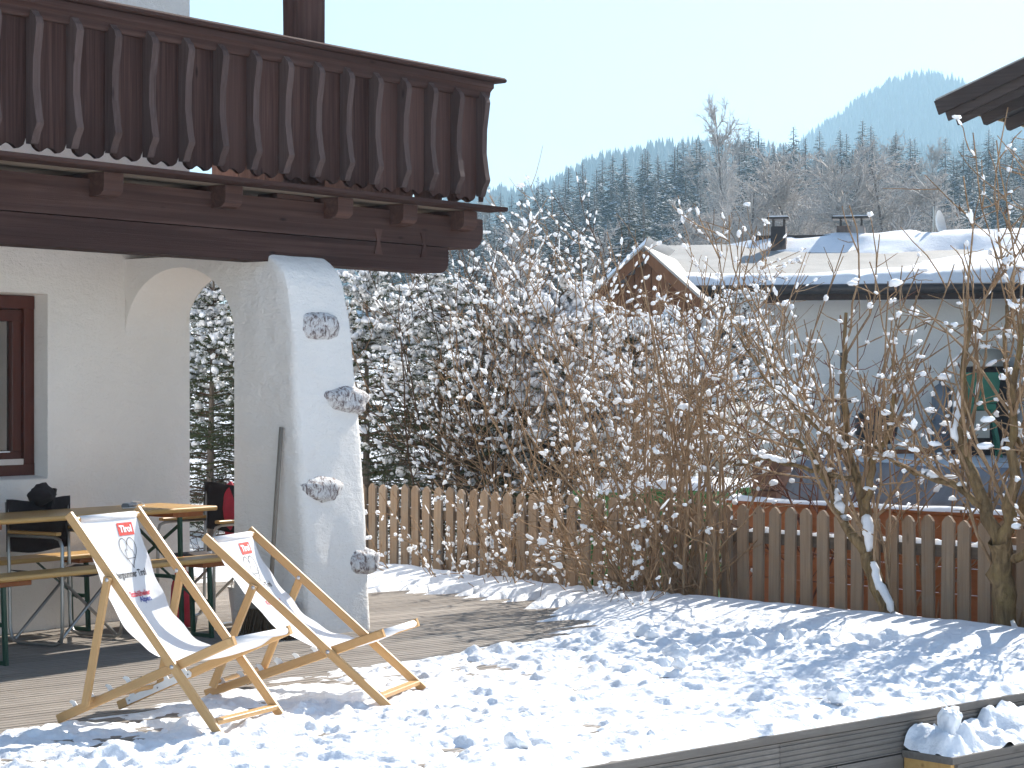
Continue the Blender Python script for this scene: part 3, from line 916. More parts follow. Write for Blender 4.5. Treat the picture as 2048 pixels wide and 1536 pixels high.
def text_mesh(body, size, bold=0.0, sx=1.0, font_shear=0.0):
    cu = bpy.data.curves.new('lettering', 'FONT'); cu.body = body; cu.size = size
    cu.align_x = 'CENTER'; cu.align_y = 'CENTER'; cu.offset = bold; cu.resolution_u = 4; cu.shear = font_shear
    ob = bpy.data.objects.new('lettering', cu); COL.objects.link(ob)
    bpy.context.view_layer.update()
    me = bpy.data.meshes.new_from_object(ob.evaluated_get(bpy.context.evaluated_depsgraph_get()))
    V = [(v.co.x * sx, v.co.y) for v in me.vertices]; F = [tuple(p.vertices) for p in me.polygons]
    bpy.data.objects.remove(ob); bpy.data.curves.remove(cu); bpy.data.meshes.remove(me)
    return V, F

def ribbon2d(pts, w, closed=True):
    P = np.array(pts); n = len(P); V = []; F = []
    for i in range(n):
        a = P[(i - 1) % n] if closed or i > 0 else P[i]; b = P[(i + 1) % n] if closed or i < n - 1 else P[i]
        t = b - a; t = t / (np.hypot(*t) + 1e-9); nn = np.array([-t[1], t[0]])
        V += [tuple(P[i] + nn * w / 2), tuple(P[i] - nn * w / 2)]
    for i in range(n if closed else n - 1):
        j = (i + 1) % n
        F.append((2 * i, 2 * i + 1, 2 * j + 1, 2 * j))
    return V, F

def heart_pts(w, h):
    out = []
    for i in range(60):
        t = 2 * math.pi * i / 60
        x = 16 * math.sin(t) ** 3 / 16; y = (13 * math.cos(t) - 5 * math.cos(2 * t) - 2 * math.cos(3 * t) - math.cos(4 * t))
        out.append((x * w / 2, (y / 14.5 + 0.13) * h / 2))
    return out

def deckchair(label, A, rz, top, seat_r, seat_f, st_t, st_b, prof, W=0.54):
    """side view points (x, z); y from 0 (near) to W"""
    t = thing('deckchair', label, 'deckchair', A, rz, 'deckchairs on the terrace')
    RW, RH = 0.024, 0.042
    bm_ = M['beech_x']
    def rod(name, p, q, y, w=RW, h=RH):
        # build along local x so the grain follows the rod
        p = Vector((p[0], y, p[1])); q = Vector((q[0], y, q[1])); d = q - p
        mb = MB().bar((0, 0, 0), (d.length, 0, 0), w, h, (0, 1, 0), 0.004)
        o = part(name, mb, bm_, t); o.location = p; o.rotation_euler = (0, -math.atan2(d.z, d.x), 0)
        return o
    def cross(name, x, z, y0, y1, r=0.0, w=0.02, h=0.045, ang=0.0, mat=bm_):
        mb = MB()
        if r: mb.tube([(0, 0, 0), (y1 - y0, 0, 0)], r, 12)
        else: mb.bar((0, 0, 0), (y1 - y0, 0, 0), w, h, (0, 1, 0), 0.003)
        o = part(name, mb, mat, t); o.location = (x, y0, z); o.rotation_euler = (0, 0, math.radians(90))
        if ang and not r:
            o.rotation_euler = (Matrix.Rotation(math.radians(90), 3, 'Z') @ Matrix.Rotation(ang, 3, 'X')).to_euler()
        return o
    yn, yf = RW / 2, W - RW / 2
    for y in (yn, yf):
        rod('back_rail', (0.0, 0.0), top, y)
    ins = RW + 0.004
    for y in (yn + ins, yf - ins):
        rod('seat_rail', seat_r, seat_f, y)
    for y in (yn - ins, yf + ins):
        rod('prop_leg', st_b, st_t, y, 0.020, 0.040)
    ra = math.atan2(top[1], top[0] * -1)
    cross('foot_bar', -0.055, 0.055 * top[1] / -top[0] + 0.0, RW, W - RW, 0, 0.05, 0.022, 0)
    dt = (top[0] * 0.975, top[1] * 0.975)
    cross('top_dowel', dt[0], dt[1], RW, W - RW, 0.013)
    df = (seat_f[0] - 0.018, seat_f[1] - 0.006)
    cross('front_dowel', df[0], df[1], RW, W - RW, 0.014)
    cross('prop_bar', st_b[0] + 0.004, st_b[1] + 0.02, -0.02, W + 0.02, 0.012)
    # white notch plates on the seat rails
    ux, uz = seat_f[0] - seat_r[0], seat_f[1] - seat_r[1]; L = math.hypot(ux, uz); ux /= L; uz /= L
    poly = [(0.06, -0.016), (0.46, -0.016), (0.47, 0.0), (0.46, 0.016)]
    for k in (0.42, 0.31, 0.20, 0.09):
        poly += [(k + 0.028, 0.016), (k + 0.020, 0.046), (k + 0.002, 0.058), (k - 0.012, 0.054), (k - 0.002, 0.040), (k + 0.002, 0.026), (k - 0.006, 0.018), (k - 0.022, 0.018)]
    poly += [(0.06, 0.016)]
    for y in (yn + ins + 0.0135, yf - ins - 0.017):
        mb = MB().prism([(seat_r[0] + ux * a - uz * b, y, seat_r[1] + uz * a + ux * b) for a, b in poly], (0, 0.0035, 0))
        o = part('notch_plate', mb, M['white_plastic'], t)
        for k in (0.08, 0.26, 0.45):
            px, pz = seat_r[0] + ux * k, seat_r[1] + uz * k
            part('screw', MB().lathe([(0.0001, 0.0), (0.004, 0.0), (0.004, 0.003), (0.0001, 0.0035)], k=8).xf(Matrix.Translation((px, y - 0.0005, pz)) @ Matrix.Rotation(math.radians(90), 4, 'X')), M['grey_plastic'], o)
    # bolts
    piv = None
    k = 0.0
    # crossing point of rail and seat rail
    a1 = top[1] / top[0]; a2 = (seat_f[1] - seat_r[1]) / (seat_f[0] - seat_r[0])
    px = (seat_r[1] - a2 * seat_r[0]) / (a1 - a2); pz = a1 * px
    for (x, z) in ((px, pz), (st_t[0], st_t[1] - 0.012)):
        for y, s in ((yn - RW / 2 - (0.024 if x < -0.4 else 0.0), 1), (yf + RW / 2 + (0.024 if x < -0.4 else 0.0), -1)):
            mb = MB().lathe([(0.0105, 0.0), (0.0105, 0.002), (0.007, 0.0045), (0.0001, 0.0055)], k=14).xf(Matrix.Translation((x, y, z)) @ Matrix.Rotation(math.radians(90 * s), 4, 'X'))
            part('bolt', mb, M['screw'], t, smooth=True)
    # inner far side bolts are seen from the front
    for (x, z) in ((px, pz), (st_t[0], st_t[1] - 0.012)):
        mb = MB().lathe([(0.0105, 0.0), (0.0105, 0.002), (0.007, 0.0045), (0.0001, 0.0055)], k=14).xf(Matrix.Translation((x, yf - RW / 2, z)) @ Matrix.Rotation(math.radians(90), 4, 'X'))
        part('bolt', mb, M['screw'], t, smooth=True)
    # canvas
    P, Ls = spline(prof, 60)
    T = np.gradient(P, axis=0); T /= np.hypot(T[:, 0], T[:, 1])[:, None]
    N = np.stack([-T[:, 1], T[:, 0]], 1)            # faces up/forward
    if N[20, 0] < 0: N = -N
    y0, y1 = 0.055, W - 0.055
    sg = np.linspace(0, Ls, 60)
    def S(s, y, off=0.0):
        s = np.clip(s, 0, Ls)
        bx = np.interp(s, sg, P[:, 0]); bz = np.interp(s, sg, P[:, 1])
        nx = np.interp(s, sg, N[:, 0]); nz = np.interp(s, sg, N[:, 1])
        u = (y - y0) / (y1 - y0)
        env = np.sin(np.pi * np.clip(s / Ls, 0, 1))
        dip = -0.020 * env * (1 - (2 * u - 1) ** 2) + 0.006 * env * (fbm(s * 6 + rz * 9, y * 3, 4, 2) - 0.5) * 2
        wr = 0.006 * np.exp(-((u - 1) / 0.10) ** 2) * np.sin(s * 34) * env + 0.004 * np.exp(-(u / 0.10) ** 2) * np.sin(s * 29 + 1) * env
        nar = 0.010 * env * np.where(u > 0.5, -1, 1) * np.abs(2 * u - 1) ** 6
        o = off + dip + wr
        return np.stack([bx + nx * o, y + nar, bz + nz * o], -1)
    ny = 26; ss = np.linspace(0, Ls, 90); yy = np.linspace(y0, y1, ny)
    SS, YY = np.meshgrid(ss, yy, indexing='ij')
    V = S(SS, YY).reshape(-1, 3); V2 = S(SS, YY, -0.0015).reshape(-1, 3)
    i = np.arange(89)[:, None] * ny + np.arange(ny - 1)[None, :]
    F = np.stack([i, i + 1, i + ny + 1, i + ny], -1).reshape(-1, 4)
    me = np_mesh('canvas', V, [F], True); me.materials.append(M['canvas'])
    cv = put('canvas', me, t)
    # hems wrapped round the dowels
    for (c, r, nm) in ((dt, 0.0165, 'hem'), (df, 0.0175, 'hem')):
        mb = MB().tube([(c[0], y0 + 0.002, c[1]), (c[0], y1 - 0.002, c[1])], r, 16)
        part(nm, mb, M['canvas'], cv, smooth=True)
    # prints follow the cloth
    def print2d(name, VF, yc, sc, mat, off=0.0022):
        V2_, F2 = VF
        A_ = np.array(V2_); w = S(sc - A_[:, 1], yc + A_[:, 0], off)
        mb = MB(); mb.v = [tuple(p) for p in w]; mb.f = F2
        return part(name, mb, mat, cv)
    bx, by = 0.058, 0.031
    gx = np.linspace(-bx, bx, 6); gv = [(x, y) for y in (-by, 0, by) for x in gx]
    gf = [(j * 6 + i, j * 6 + i + 1, j * 6 + i + 7, j * 6 + i + 6) for j in range(2) for i in range(5)]
    print2d('logo_panel', (gv, gf), 0.375, 0.080, M['print_red'])
    print2d('logo_lettering', text_mesh('Tirol', 0.046, 0.0022), 0.375, 0.0805, M['print_white'], 0.0034)
    print2d('heart_outline', ribbon2d(heart_pts(0.118, 0.150), 0.0034), 0.355, 0.195, M['print_black'])
    mt = [(-0.030, 0.030), (-0.026, 0.004), (-0.017, 0.010), (-0.004, 0.046), (0.006, 0.026), (0.020, -0.004), (0.030, -0.010), (0.030, -0.034), (-0.024, -0.034)]
    mt = [(-0.026, -0.034), (-0.026, 0.006), (-0.019, 0.013), (-0.014, 0.004), (-0.003, 0.042), (0.018, 0.006), (0.024, 0.008), (0.033, -0.034)]
    print2d('mountain_outline', ribbon2d(mt, 0.0034), 0.355, 0.190, M['print_black'])
    print2d('lettering', text_mesh('bergsommer Tirol', 0.048, 0.0010, 0.62), 0.315, 0.300, M['print_black'])
    print2d('lettering', text_mesh('Kitzbüheler', 0.038, 0.0012, 0.92), 0.315, 0.400, M['print_crimson'])
    print2d('lettering', text_mesh('Alpen', 0.038, 0.0012, 0.92), 0.345, 0.430, M['print_blue'])
    return t

deckchair('white canvas deckchair standing nearer the camera, back set more upright', (-1.29, 9.29, 0.012), math.atan2(-0.443, 0.896),
          (-0.844, 0.966), (-0.926, 0.016), (0.048, 0.432), (-0.602, 0.690), (-0.7287, 0.100),
          [(-0.823, 0.955), (-0.735, 0.735), (-0.60, 0.497), (-0.47, 0.380), (-0.361, 0.332), (-0.25, 0.318), (-0.11, 0.350), (0.03, 0.438)])
deckchair('white canvas deckchair behind the nearer one, back reclined lower', (-0.603, 10.18, 0.012), math.atan2(-0.304, 0.953),
          (-0.985, 0.805), (-0.989, 0.016), (-0.035, 0.356), (-0.702, 0.574), (-0.925, 0.062),
          [(-0.962, 0.795), (-0.88, 0.640), (-0.743, 0.478), (-0.595, 0.345), (-0.434, 0.280), (-0.320, 0.262), (-0.18, 0.284), (-0.053, 0.362)], 0.56)

# ================================================================== BEER TABLE, BENCHES
def beer_furniture(name, label, cat, x0, x1, o0, o1, h, grp=None):
    """local chalet frame; boards along x"""
    t = thing(name, label, cat, h2w(x1, o1), HA, grp)
    L = x1 - x0; W = o1 - o0; th = 0.030
    mb = MB()
    n = 10; r = 0.012
    # rounded board edge
    sec = [(-0.0 + r, h - th), (W - r, h - th)] + [(W - r + r * math.sin(q), h - th / 2 - (th / 2) * math.cos(q)) for q in np.linspace(0.3, math.pi - 0.3, 5)] + [(W - r, h), (r, h)] + [(r - r * math.sin(q), h - th / 2 + (th / 2) * math.cos(q)) for q in np.linspace(0.3, math.pi - 0.3, 5)]
    mb.prism([(-L, y, z) for y, z in sec], (L, 0, 0))
    part('top_board', mb, M['bench_wood'], t, auto=True)
    for xe in (-0.30, -L + 0.30):
        part('cross_batten', MB().box(xe - 0.06, xe + 0.20, 0.03, W - 0.03, h - th - 0.03, h - th, 0.003), M['orange_wood'], t)
        g = empty('leg_frame'); g.parent = t
        for y in (0.035, W - 0.035):
            part('leg', MB().bar((xe, y, h - th - 0.03), (xe + 0.02, y, 0.0), 0.026, 0.026, (0, 1, 0), 0.003), M['green_steel'], g)
        for z in (0.012, h * 0.45):
            part('leg_bar', MB().bar((xe + 0.02, 0.04, z), (xe + 0.02, W - 0.04, z), 0.02, 0.024, (1, 0, 0), 0.002), M['green_steel'], g)
        if h > 0.6:
            part('leg_brace', MB().bar((xe + 0.012, 0.045, h * 0.5), (xe + 0.012, W - 0.045, h - 0.10), 0.006, 0.022, (1, 0, 0), 0.001), M['green_steel'], g)
            part('leg_brace', MB().bar((xe + 0.020, W - 0.045, h * 0.5), (xe + 0.020, 0.045, h - 0.10), 0.006, 0.022, (1, 0, 0), 0.001), M['green_steel'], g)
        part('stay', MB().bar((xe, W / 2, h * 0.42), (xe - 0.34, W / 2, h - th - 0.005), 0.020, 0.008, (0, 1, 0), 0.001), M['green_steel'], g)
    return t
beer_furniture('folding_table', 'long yellow varnished folding table with green steel legs by the wall', 'table', -2.28, -0.06, 0.38, 0.92, 0.80)
beer_furniture('folding_bench', 'yellow wooden folding bench in front of the long table', 'bench', -2.30, -0.08, 0.97, 1.20, 0.50, 'folding benches at the long table')
beer_furniture('folding_bench', 'yellow wooden folding bench between long table and house wall', 'bench', -2.42, -0.30, 0.09, 0.32, 0.50, 'folding benches at the long table')

# phone on the table
ph = thing('cordless_phone', 'grey handset with loose cable lying on the long table', 'phone', h2w(-0.52, 0.60, 0.80), HA + 0.5)
mb = MB().prism([(-0.085, y, z) for y, z in ((-0.024, 0.004), (0.024, 0.004), (0.027, 0.014), (0.018, 0.028), (-0.018, 0.028), (-0.027, 0.014))], (0.17, 0, 0))
part('body', mb, M['grey_plastic'], ph)
for i in range(3):
    for j in range(4):
        part('key', MB().box(-0.06 + j * 0.02, -0.048 + j * 0.02, -0.014 + i * 0.011, -0.006 + i * 0.011, 0.028, 0.031), M['white_plastic'], ph)
part('cable', MB().tube([(0.08, 0, 0.012), (0.12, 0.02, 0.030), (0.15, -0.02, 0.028), (0.12, -0.06, 0.006), (0.0, -0.07, 0.005), (-0.12, -0.05, 0.005), (-0.2, -0.02, 0.005)], 0.0035, 6), M['white_plastic'], ph)

# ================================================================== FOLDING CLOTH CHAIRS
def cloth_chair(label, x, o, rz, back_h=0.86, hang=None):
    t = thing('folding_chair', label, 'chair', h2w(x, o), HA + rz, 'folding cloth chairs under the balcony')
    w, d = 0.52, 0.46; r = 0.011
    for s in (-1, 1):
        y = s * w / 2
        part('side_tube', MB().tube([(-d / 2, y, back_h), (-d / 2 + 0.02, y, 0.5), (-d / 2 + 0.03, y, 0.10), (-d / 2 + 0.05, y, 0.03), (-d / 2 + 0.10, y, 0.012), (d / 2 - 0.06, y, 0.012), (d / 2 - 0.01, y, 0.03), (d / 2, y, 0.10), (d / 2, y, 0.60), (d / 2 - 0.02, y, 0.645), (d / 2 - 0.07, y, 0.66), (-d / 2 + 0.02, y, 0.66)], r, 8), M['steel'], t, smooth=True)
        part('arm_rest', MB().box(-d / 2 + 0.03, d / 2 - 0.03, y - 0.022, y + 0.022, 0.670, 0.69, 0.004), M['bench_wood'], t)
    part('cross_tube', MB().tube([(d / 2 - 0.03, -w / 2, 0.03), (d / 2 - 0.03, w / 2, 0.44)], 0.010, 8), M['steel'], t)
    part('cross_tube', MB().tube([(d / 2 - 0.052, w / 2, 0.03), (d / 2 - 0.052, -w / 2, 0.44)], 0.010, 8), M['steel'], t)
    part('cross_tube', MB().tube([(-d / 2 + 0.07, -w / 2, 0.03), (-d / 2 + 0.07, w / 2, 0.44)], 0.010, 8), M['steel'], t)
    def cloth(name, fn, nu=10, nv=8):
        V = [fn(i / nu, j / nv) for i in range(nu + 1) for j in range(nv + 1)]
        F = [(i * (nv + 1) + j, (i + 1) * (nv + 1) + j, (i + 1) * (nv + 1) + j + 1, i * (nv + 1) + j + 1) for i in range(nu) for j in range(nv)]
        mb = MB(); mb.v = V; mb.f = F
        ob = part(name, mb, M['brown_cloth'], t, smooth=True)
        md = ob.modifiers.new('thick', 'SOLIDIFY'); md.thickness = 0.004
    cloth('back_cloth', lambda u, v: (-d / 2 + 0.012 - 0.035 * math.sin(math.pi * u) * 1.0, (u - 0.5) * (w + 0.03), back_h + 0.005 - v * 0.32 + 0.012 * math.cos(2 * math.pi * u)))
    cloth('seat_cloth', lambda u, v: (-d / 2 + 0.03 + v * (d - 0.06), (u - 0.5) * w, 0.445 - 0.04 * math.sin(math.pi * u)))
    return t
cloth_chair('dark brown cloth folding chair behind the table, under the window end', -1.02, 0.56, math.radians(-85))
c2 = cloth_chair('dark brown cloth folding chair standing in the archway behind the table end', 0.28, 0.52, math.radians(180), 0.90)
# things left about
hd = thing('folded_jacket', 'crumpled dark jacket slung over the chair behind the table', 'jacket', h2w(-1.0, 0.33, 0.86), HA)
P, F = ico(3)
Q = P * np.array([0.10, 0.075, 0.062]) * (1 + 0.9 * (fbm(P[:, 0] * 2.2 + 3, P[:, 2] * 2 + P[:, 1] * 2, 6, 3) - 0.5)[:, None])
me = np_mesh('cloth', Q + np.array([0, 0, 0.03]), [F], True); me.materials.append(M['brown_cloth']); put('cloth', me, hd)
mb = MB().bar((0.05, 0, -0.10), (0.10, 0.01, 0.065), 0.05, 0.022, (0, 1, 0)); part('sleeve', mb, M['brown_cloth'], hd)
for i, (mt, lb, o) in enumerate((('red_cloth', 'red garment hanging over the chair back in the archway', 0.44), ('white_plastic', 'pale garment hanging beside the red one over the chair back', 0.60))):
    me = np_mesh('hanging_garment', P * np.array([0.030, 0.075, 0.20]) * (1 + 0.35 * (fbm(P[:, 1] * 2 + i, P[:, 2] * 2, 6, 3) - 0.5)[:, None]), [F], True); me.materials.append(M[mt])
    tag(put('hanging_garment', me, None, h2w(0.545, o, 0.735), (0, 0, HA)), lb, 'garment')
# red bag under the table, white bucket with slippers behind
bg_ = thing('red_bag', 'red cloth bag standing on the boards under the table end', 'bag', h2w(-0.12, 0.66), HA)
mb = MB().lathe([(0.0001, 0.0), (0.075, 0.01), (0.085, 0.12), (0.075, 0.28), (0.05, 0.36), (0.02, 0.38)], k=16)
mb.v = [(x * 1.1, y * 0.7, z) for x, y, z in mb.v]; part('body', mb, M['red_cloth'], bg_, smooth=True)
part('strap', MB().tube([(-0.03, 0, 0.36), (-0.03, 0.02, 0.46), (0.03, 0.02, 0.46), (0.03, 0, 0.36)], 0.008, 6), M['red_cloth'], bg_)
bk = thing('white_bucket', 'white plastic bucket behind the table in the archway', 'bucket', h2w(0.16, 0.96, 0.0), HA)
part('pail', MB().lathe([(0.0001, 0.004), (0.085, 0.004), (0.115, 0.26), (0.122, 0.262), (0.122, 0.27), (0.108, 0.27), (0.08, 0.02), (0.0001, 0.02)], k=24), M['white_plastic'], bk, auto=True)
part('handle', MB().tube([(0.118 * math.cos(q), 0.02, 0.25 + 0.12 * math.sin(q)) for q in np.linspace(0, math.pi, 12)], 0.003, 6), M['steel'], bk)

# broom leaning on the buttress
br = thing('broom', 'old stable broom leaning handle up against the buttress', 'broom', h2w(-0.115, 1.43), HA)
part('handle', MB().tube([(0.0, 0, 0.22), (0.045, -0.008, 0.8), (0.088, -0.015, 1.31)], [0.014, 0.0145, 0.014], 10), M['handle_wood'], br, smooth=True)
mb = MB().box(-0.045, 0.045, -0.19, 0.19, 0.17, 0.225, 0.008); part('head', mb, M['handle_wood'], br)
mb = MB(); rg = random.Random(3)
for i in range(26):
    for j in range(6):
        y = -0.18 + i * 0.0144 + rg.uniform(-.004, .004); x = -0.036 + j * 0.0144
        mb.bar((x, y, 0.172), (x * 1.7 + rg.uniform(-.015, .015) - 0.01, y * 1.14 + rg.uniform(-.015, .015), 0.004), 0.011, 0.011, (0, 1, 0), 0.002)
part('bristles', mb, M['bristle'], br)['kind'] = 'stuff'

# ================================================================== FENCE
fence = thing('picket_fence', 'weathered wooden picket fence along the far side of the deck', 'fence', d2w(5.25, 0), DA)
def picket():
    w, h, th = 0.094, 1.10, 0.022
    mb = MB().prism([(0, -w / 2, -0.40), (0, w / 2, -0.40), (0, w / 2, h - 0.43), (0, w * 0.22, h - 0.398), (0, 0, h - 0.388), (0, -w * 0.22, h - 0.398), (0, -w / 2, h - 0.43)][::-1], (th, 0, 0))
    return mb
me_pk = mesh_of('picket', picket(), M['fence_wood'])
rf = random.Random(8)
npk = 0
for k in range(74):
    y = -1.2 + k * 0.147
    put('picket', me_pk, fence, (rf.uniform(-0.004, 0.004), y + rf.uniform(-0.008, 0.008), rf.uniform(-0.012, 0.012) + 0.008 - 0.012 * max(0.0, 1 - y / 6.0)), (rf.uniform(-0.012, 0.012), rf.uniform(-0.01, 0.01), 0))
for z in (0.49, -0.12):
    part('rail', MB().box(0.026, 0.066, -1.3, 9.8, z - 0.04, z + 0.04, 0.004), M['rail_wood'], fence)
for y in (-0.9, 1.55, 4.0, 6.45, 8.9):
    part('post', MB().box(0.070, 0.165, y - 0.05, y + 0.05, -0.6, 0.60, 0.006), M['fence_wood'], fence)
# snow that lies on the rail, in the gaps between the pickets
def rail_snow():
    n = 900; ys = np.linspace(-1.2, 9.6, n)
    h = 0.016 + 0.03 * np.clip(vnoise(ys * 9, ys * 0, 5) - 0.25, 0, 1) + 0.012 * vnoise(ys * 30, ys * 0, 6)
    h = np.where(vnoise(ys * 1.3, ys * 0 + 3, 9) > 0.25, h, 0.004)
    prof = [(-0.018, 0.0, 0), (-0.010, 0.8, 0), (0.0, 1.0, 0), (0.012, 0.85, 0), (0.020, 0.0, 0)]
    V = np.concatenate([np.stack([np.full(n, 0.046 + px), ys, 0.528 + h * pz], -1) for px, pz, _ in prof])
    F = []
    for k in range(4):
        i = np.arange(n - 1) + k * n
        F.append(np.stack([i, i + 1, i + n + 1, i + n], -1))
    me = np_mesh('rail_snow', V, [np.concatenate(F)], True); me.materials.append(M['twig_snow'])
    put('rail_snow', me, fence)['kind'] = 'stuff'
rail_snow()

# ================================================================== PLANTER, COLD FRAME AND GARDEN THINGS BEHIND THE FENCE
pl = thing('raised_bed', 'orange boarded raised bed with a snowy rim behind the fence', 'raised bed', d2w(6.2, 0), DA)
for k in range(6):
    z1 = 0.655 - k * 0.185
    part('board', MB().box(0.0, 0.035, -1.6, 4.75, z1 - 0.180, z1, 0.004), M['orange_wood'], pl)
part('end_board', MB().box(0.036, 1.0, 4.70, 4.735, -0.45, 0.655), M['orange_wood'], pl)
part('rim', MB().box(-0.03, 0.10, -1.6, 4.78, 0.658, 0.680, 0.003), M['orange_wood'], pl)
def strip_snow(name, par, x0, x1, y0, y1, z, hmax, seed, mat='twig_snow'):
    ys = np.arange(y0, y1, 0.03); u = np.linspace(0, 1, 7)
    Y, U = np.meshgrid(ys, u)
    h = hmax * (0.45 + 0.9 * fbm(Y * 4, U * 1.5, seed, 3)) * np.sin(np.pi * np.clip(U, 0.0, 1.0)) ** 0.5
    X = x0 + (x1 - x0) * U + (vnoise(Y * 6, U * 0, seed + 1) - 0.5) * 0.02
    V = np.stack([X, Y, z + h - 0.002], -1).reshape(-1, 3); n, m = X.shape
    i = np.arange(n - 1)[:, None] * m + np.arange(m - 1)[None, :]
    F = np.stack([i, i + 1, i + m + 1, i + m], -1).reshape(-1, 4)
    me = np_mesh(name, V, [F], True); me.materials.append(M[mat])
    o = put(name, me, par); o['kind'] = 'stuff'; return o
strip_snow('rim_snow', pl, -0.035, 0.10, -1.6, 4.78, 0.68, 0.035, 4)
cf = thing('cold_frame', 'blue grey sheet lid slanting up behind the raised bed', 'cold frame', d2w(6.34, 0), DA)
V = []; F = []
ny_ = 60
for i in range(ny_ + 1):
    y = -1.6 + (4.42 + 1.6) * i / ny_
    for j in range(5):
        q = j / 4
        sag = 0.012 * math.sin(y * 2.3 + q * 2) + 0.02 * (float(vnoise(np.array([y * 1.1]), np.array([q * 2]), 3)[0]) - 0.5)
        top = 0.34 + 0.012 * math.sin(y * 1.2) - 0.02 * (y < 3.4)
        V.append((0.05 + 0.20 * q + sag, y, 0.665 + top * q))
for i in range(ny_):
    for j in range(4):
        a = i * 5 + j
        F.append((a, a + 1, a + 6, a + 5))
mb = MB(); mb.v = V; mb.f = F
o = part('sheet', mb, M['blue_grey'], cf, smooth=True); md = o.modifiers.new('thick', 'SOLIDIFY'); md.thickness = 0.012
for y in (-0.8, 0.9, 2.6, 4.2):
    part('prop', MB().bar((0.34, y, 0.0), (0.28, y, 0.96), 0.04, 0.04), M['rail_wood'], cf)
bs = thing('block_pillar', 'short stacked brown block pillar at the end of the slanting sheet', 'block pillar', d2w(6.50, 4.60), DA)
for k in range(8):
    part('block', MB().box(-0.09, 0.09, -0.12, 0.12, 0.0 + k * 0.126 - 0.42 + 0.42, 0.118 + k * 0.126, 0.008).xf(Matrix.Rotation(0.04 * ((k * 5) % 3 - 1), 4, 'Z')), M['brick_dark'], bs)
# green garden boxes
def green_box(label, x, y, w, l, h, z, tilt, rz=0.0):
    t = thing('garden_box', label, 'garden box', (*d2w(x, y)[:2], z), DA + rz, 'green plastic garden boxes')
    mb = MB().prism([(-w / 2, -l / 2, 0), (w / 2, -l / 2, 0), (w / 2 * 1.04, -l / 2 * 1.02, h), (-w / 2 * 1.04, -l / 2 * 1.02, h)], (0, l, 0)); part('bin', mb, M['green_bin'], t)
    for k in range(7):
        part('rib', MB().box(-w / 2 - 0.018, -w / 2 - 0.002, -l / 2 + 0.06 + k * (l - 0.12) / 6 - 0.012, -l / 2 + 0.06 + k * (l - 0.12) / 6 + 0.012, 0.04, h - 0.05), M['green_bin'], t)
    lid = empty('lid'); lid.parent = t; lid.location = (0, 0, h + 0.005); lid.rotation_euler = (0, -tilt, 0)
    part('cover', MB().box(-w / 2 - 0.04, w / 2 + 0.04, -l / 2 - 0.04, l / 2 + 0.04, 0.0, 0.045, 0.01), M['green_bin'], lid)
    xs = np.linspace(-w / 2 - 0.03, w / 2 + 0.03, 14); ys = np.linspace(-l / 2 - 0.03, l / 2 + 0.03, 24); X, Y = np.meshgrid(xs, ys)
    e = np.minimum(np.minimum(X - xs[0], xs[-1] - X), np.minimum(Y - ys[0], ys[-1] - Y))
    Z = 0.043 + (0.05 + 0.03 * fbm(X * 4, Y * 4, 3, 2)) * sstep(-0.001, 0.06, e) ** 0.6
    n, m = X.shape; i = np.arange(n - 1)[:, None] * m + np.arange(m - 1)[None, :]
    me = np_mesh('lid_snow', np.stack([X, Y, Z], -1).reshape(-1, 3), [np.stack([i, i + 1, i + m + 1, i + m], -1).reshape(-1, 4)], True); me.materials.append(M['twig_snow'])
    o = put('lid_snow', me, lid); o['kind'] = 'stuff'
    return t
green_box('green plastic garden box with snow on its slanting lid, left of the pair', 7.9, 7.45, 0.7, 0.85, 0.98, -0.40, 0.10)
green_box('green plastic garden box with snow on its lid, right of the pair', 7.75, 6.45, 0.65, 0.75, 1.02, -0.40, 0.05)
bb = thing('garden_cabinet', 'beige metal garden cabinet standing behind the brown stemmed shrub', 'cabinet', (2.75, 25.0, -0.25), DA - 0.25)
part('body', MB().box(-0.45, 0.45, -0.75, 0.55, 0.0, 1.48, 0.01), M['beige_box'], bb)
part('roof', MB().prism([(-0.52, -0.82, 1.482), (0.52, -0.82, 1.60), (0.52, -0.82, 1.63), (-0.52, -0.82, 1.515)], (0, 1.44, 0)), M['beige_box'], bb)
part('handle', MB().box(-0.49, -0.455, -0.10, -0.06, 0.75, 0.95, 0.006), M['grey_plastic'], bb)

# ================================================================== NEIGHBOUR'S LOW HOUSE (about 36 m away)
def roof_sheet(par, pts, th, mat, name='roof'):
    mb = MB().prism(pts, (0, 0, -th)); return part(name, mb, M[mat], par)
def grid_snow(name, par, c00, c10, c11, c01, nu, nv, hfun, mat='snow'):
    """snow blanket over a quad; hfun(u, v) -> thickness (<=0 leaves it bare)"""
    u = np.linspace(0, 1, nu); v = np.linspace(0, 1, nv); U, W = np.meshgrid(u, v)
    c00, c10, c11, c01 = map(np.array, (c00, c10, c11, c01))
    P = (c00 * ((1 - U) * (1 - W))[..., None] + c10 * (U * (1 - W))[..., None] + c11 * (U * W)[..., None] + c01 * ((1 - U) * W)[..., None])
    h = hfun(U, W)
    P[..., 2] += h
    n, m = U.shape; i = np.arange(n - 1)[:, None] * m + np.arange(m - 1)[None, :]
    F = np.stack([i, i + 1, i + m + 1, i + m], -1).reshape(-1, 4)
    F = F[h.reshape(-1)[F].max(1) > 0.004]
    me = np_mesh(name, P.reshape(-1, 3), [F], True); me.materials.append(M[mat])
    o = put(name, me, par); o['kind'] = 'stuff'
    return o

nb = thing('neighbour_house', 'low grey walled house with long snow covered roof beyond the fence', 'house', (4.7, 36.0, 0.35), math.radians(-12))
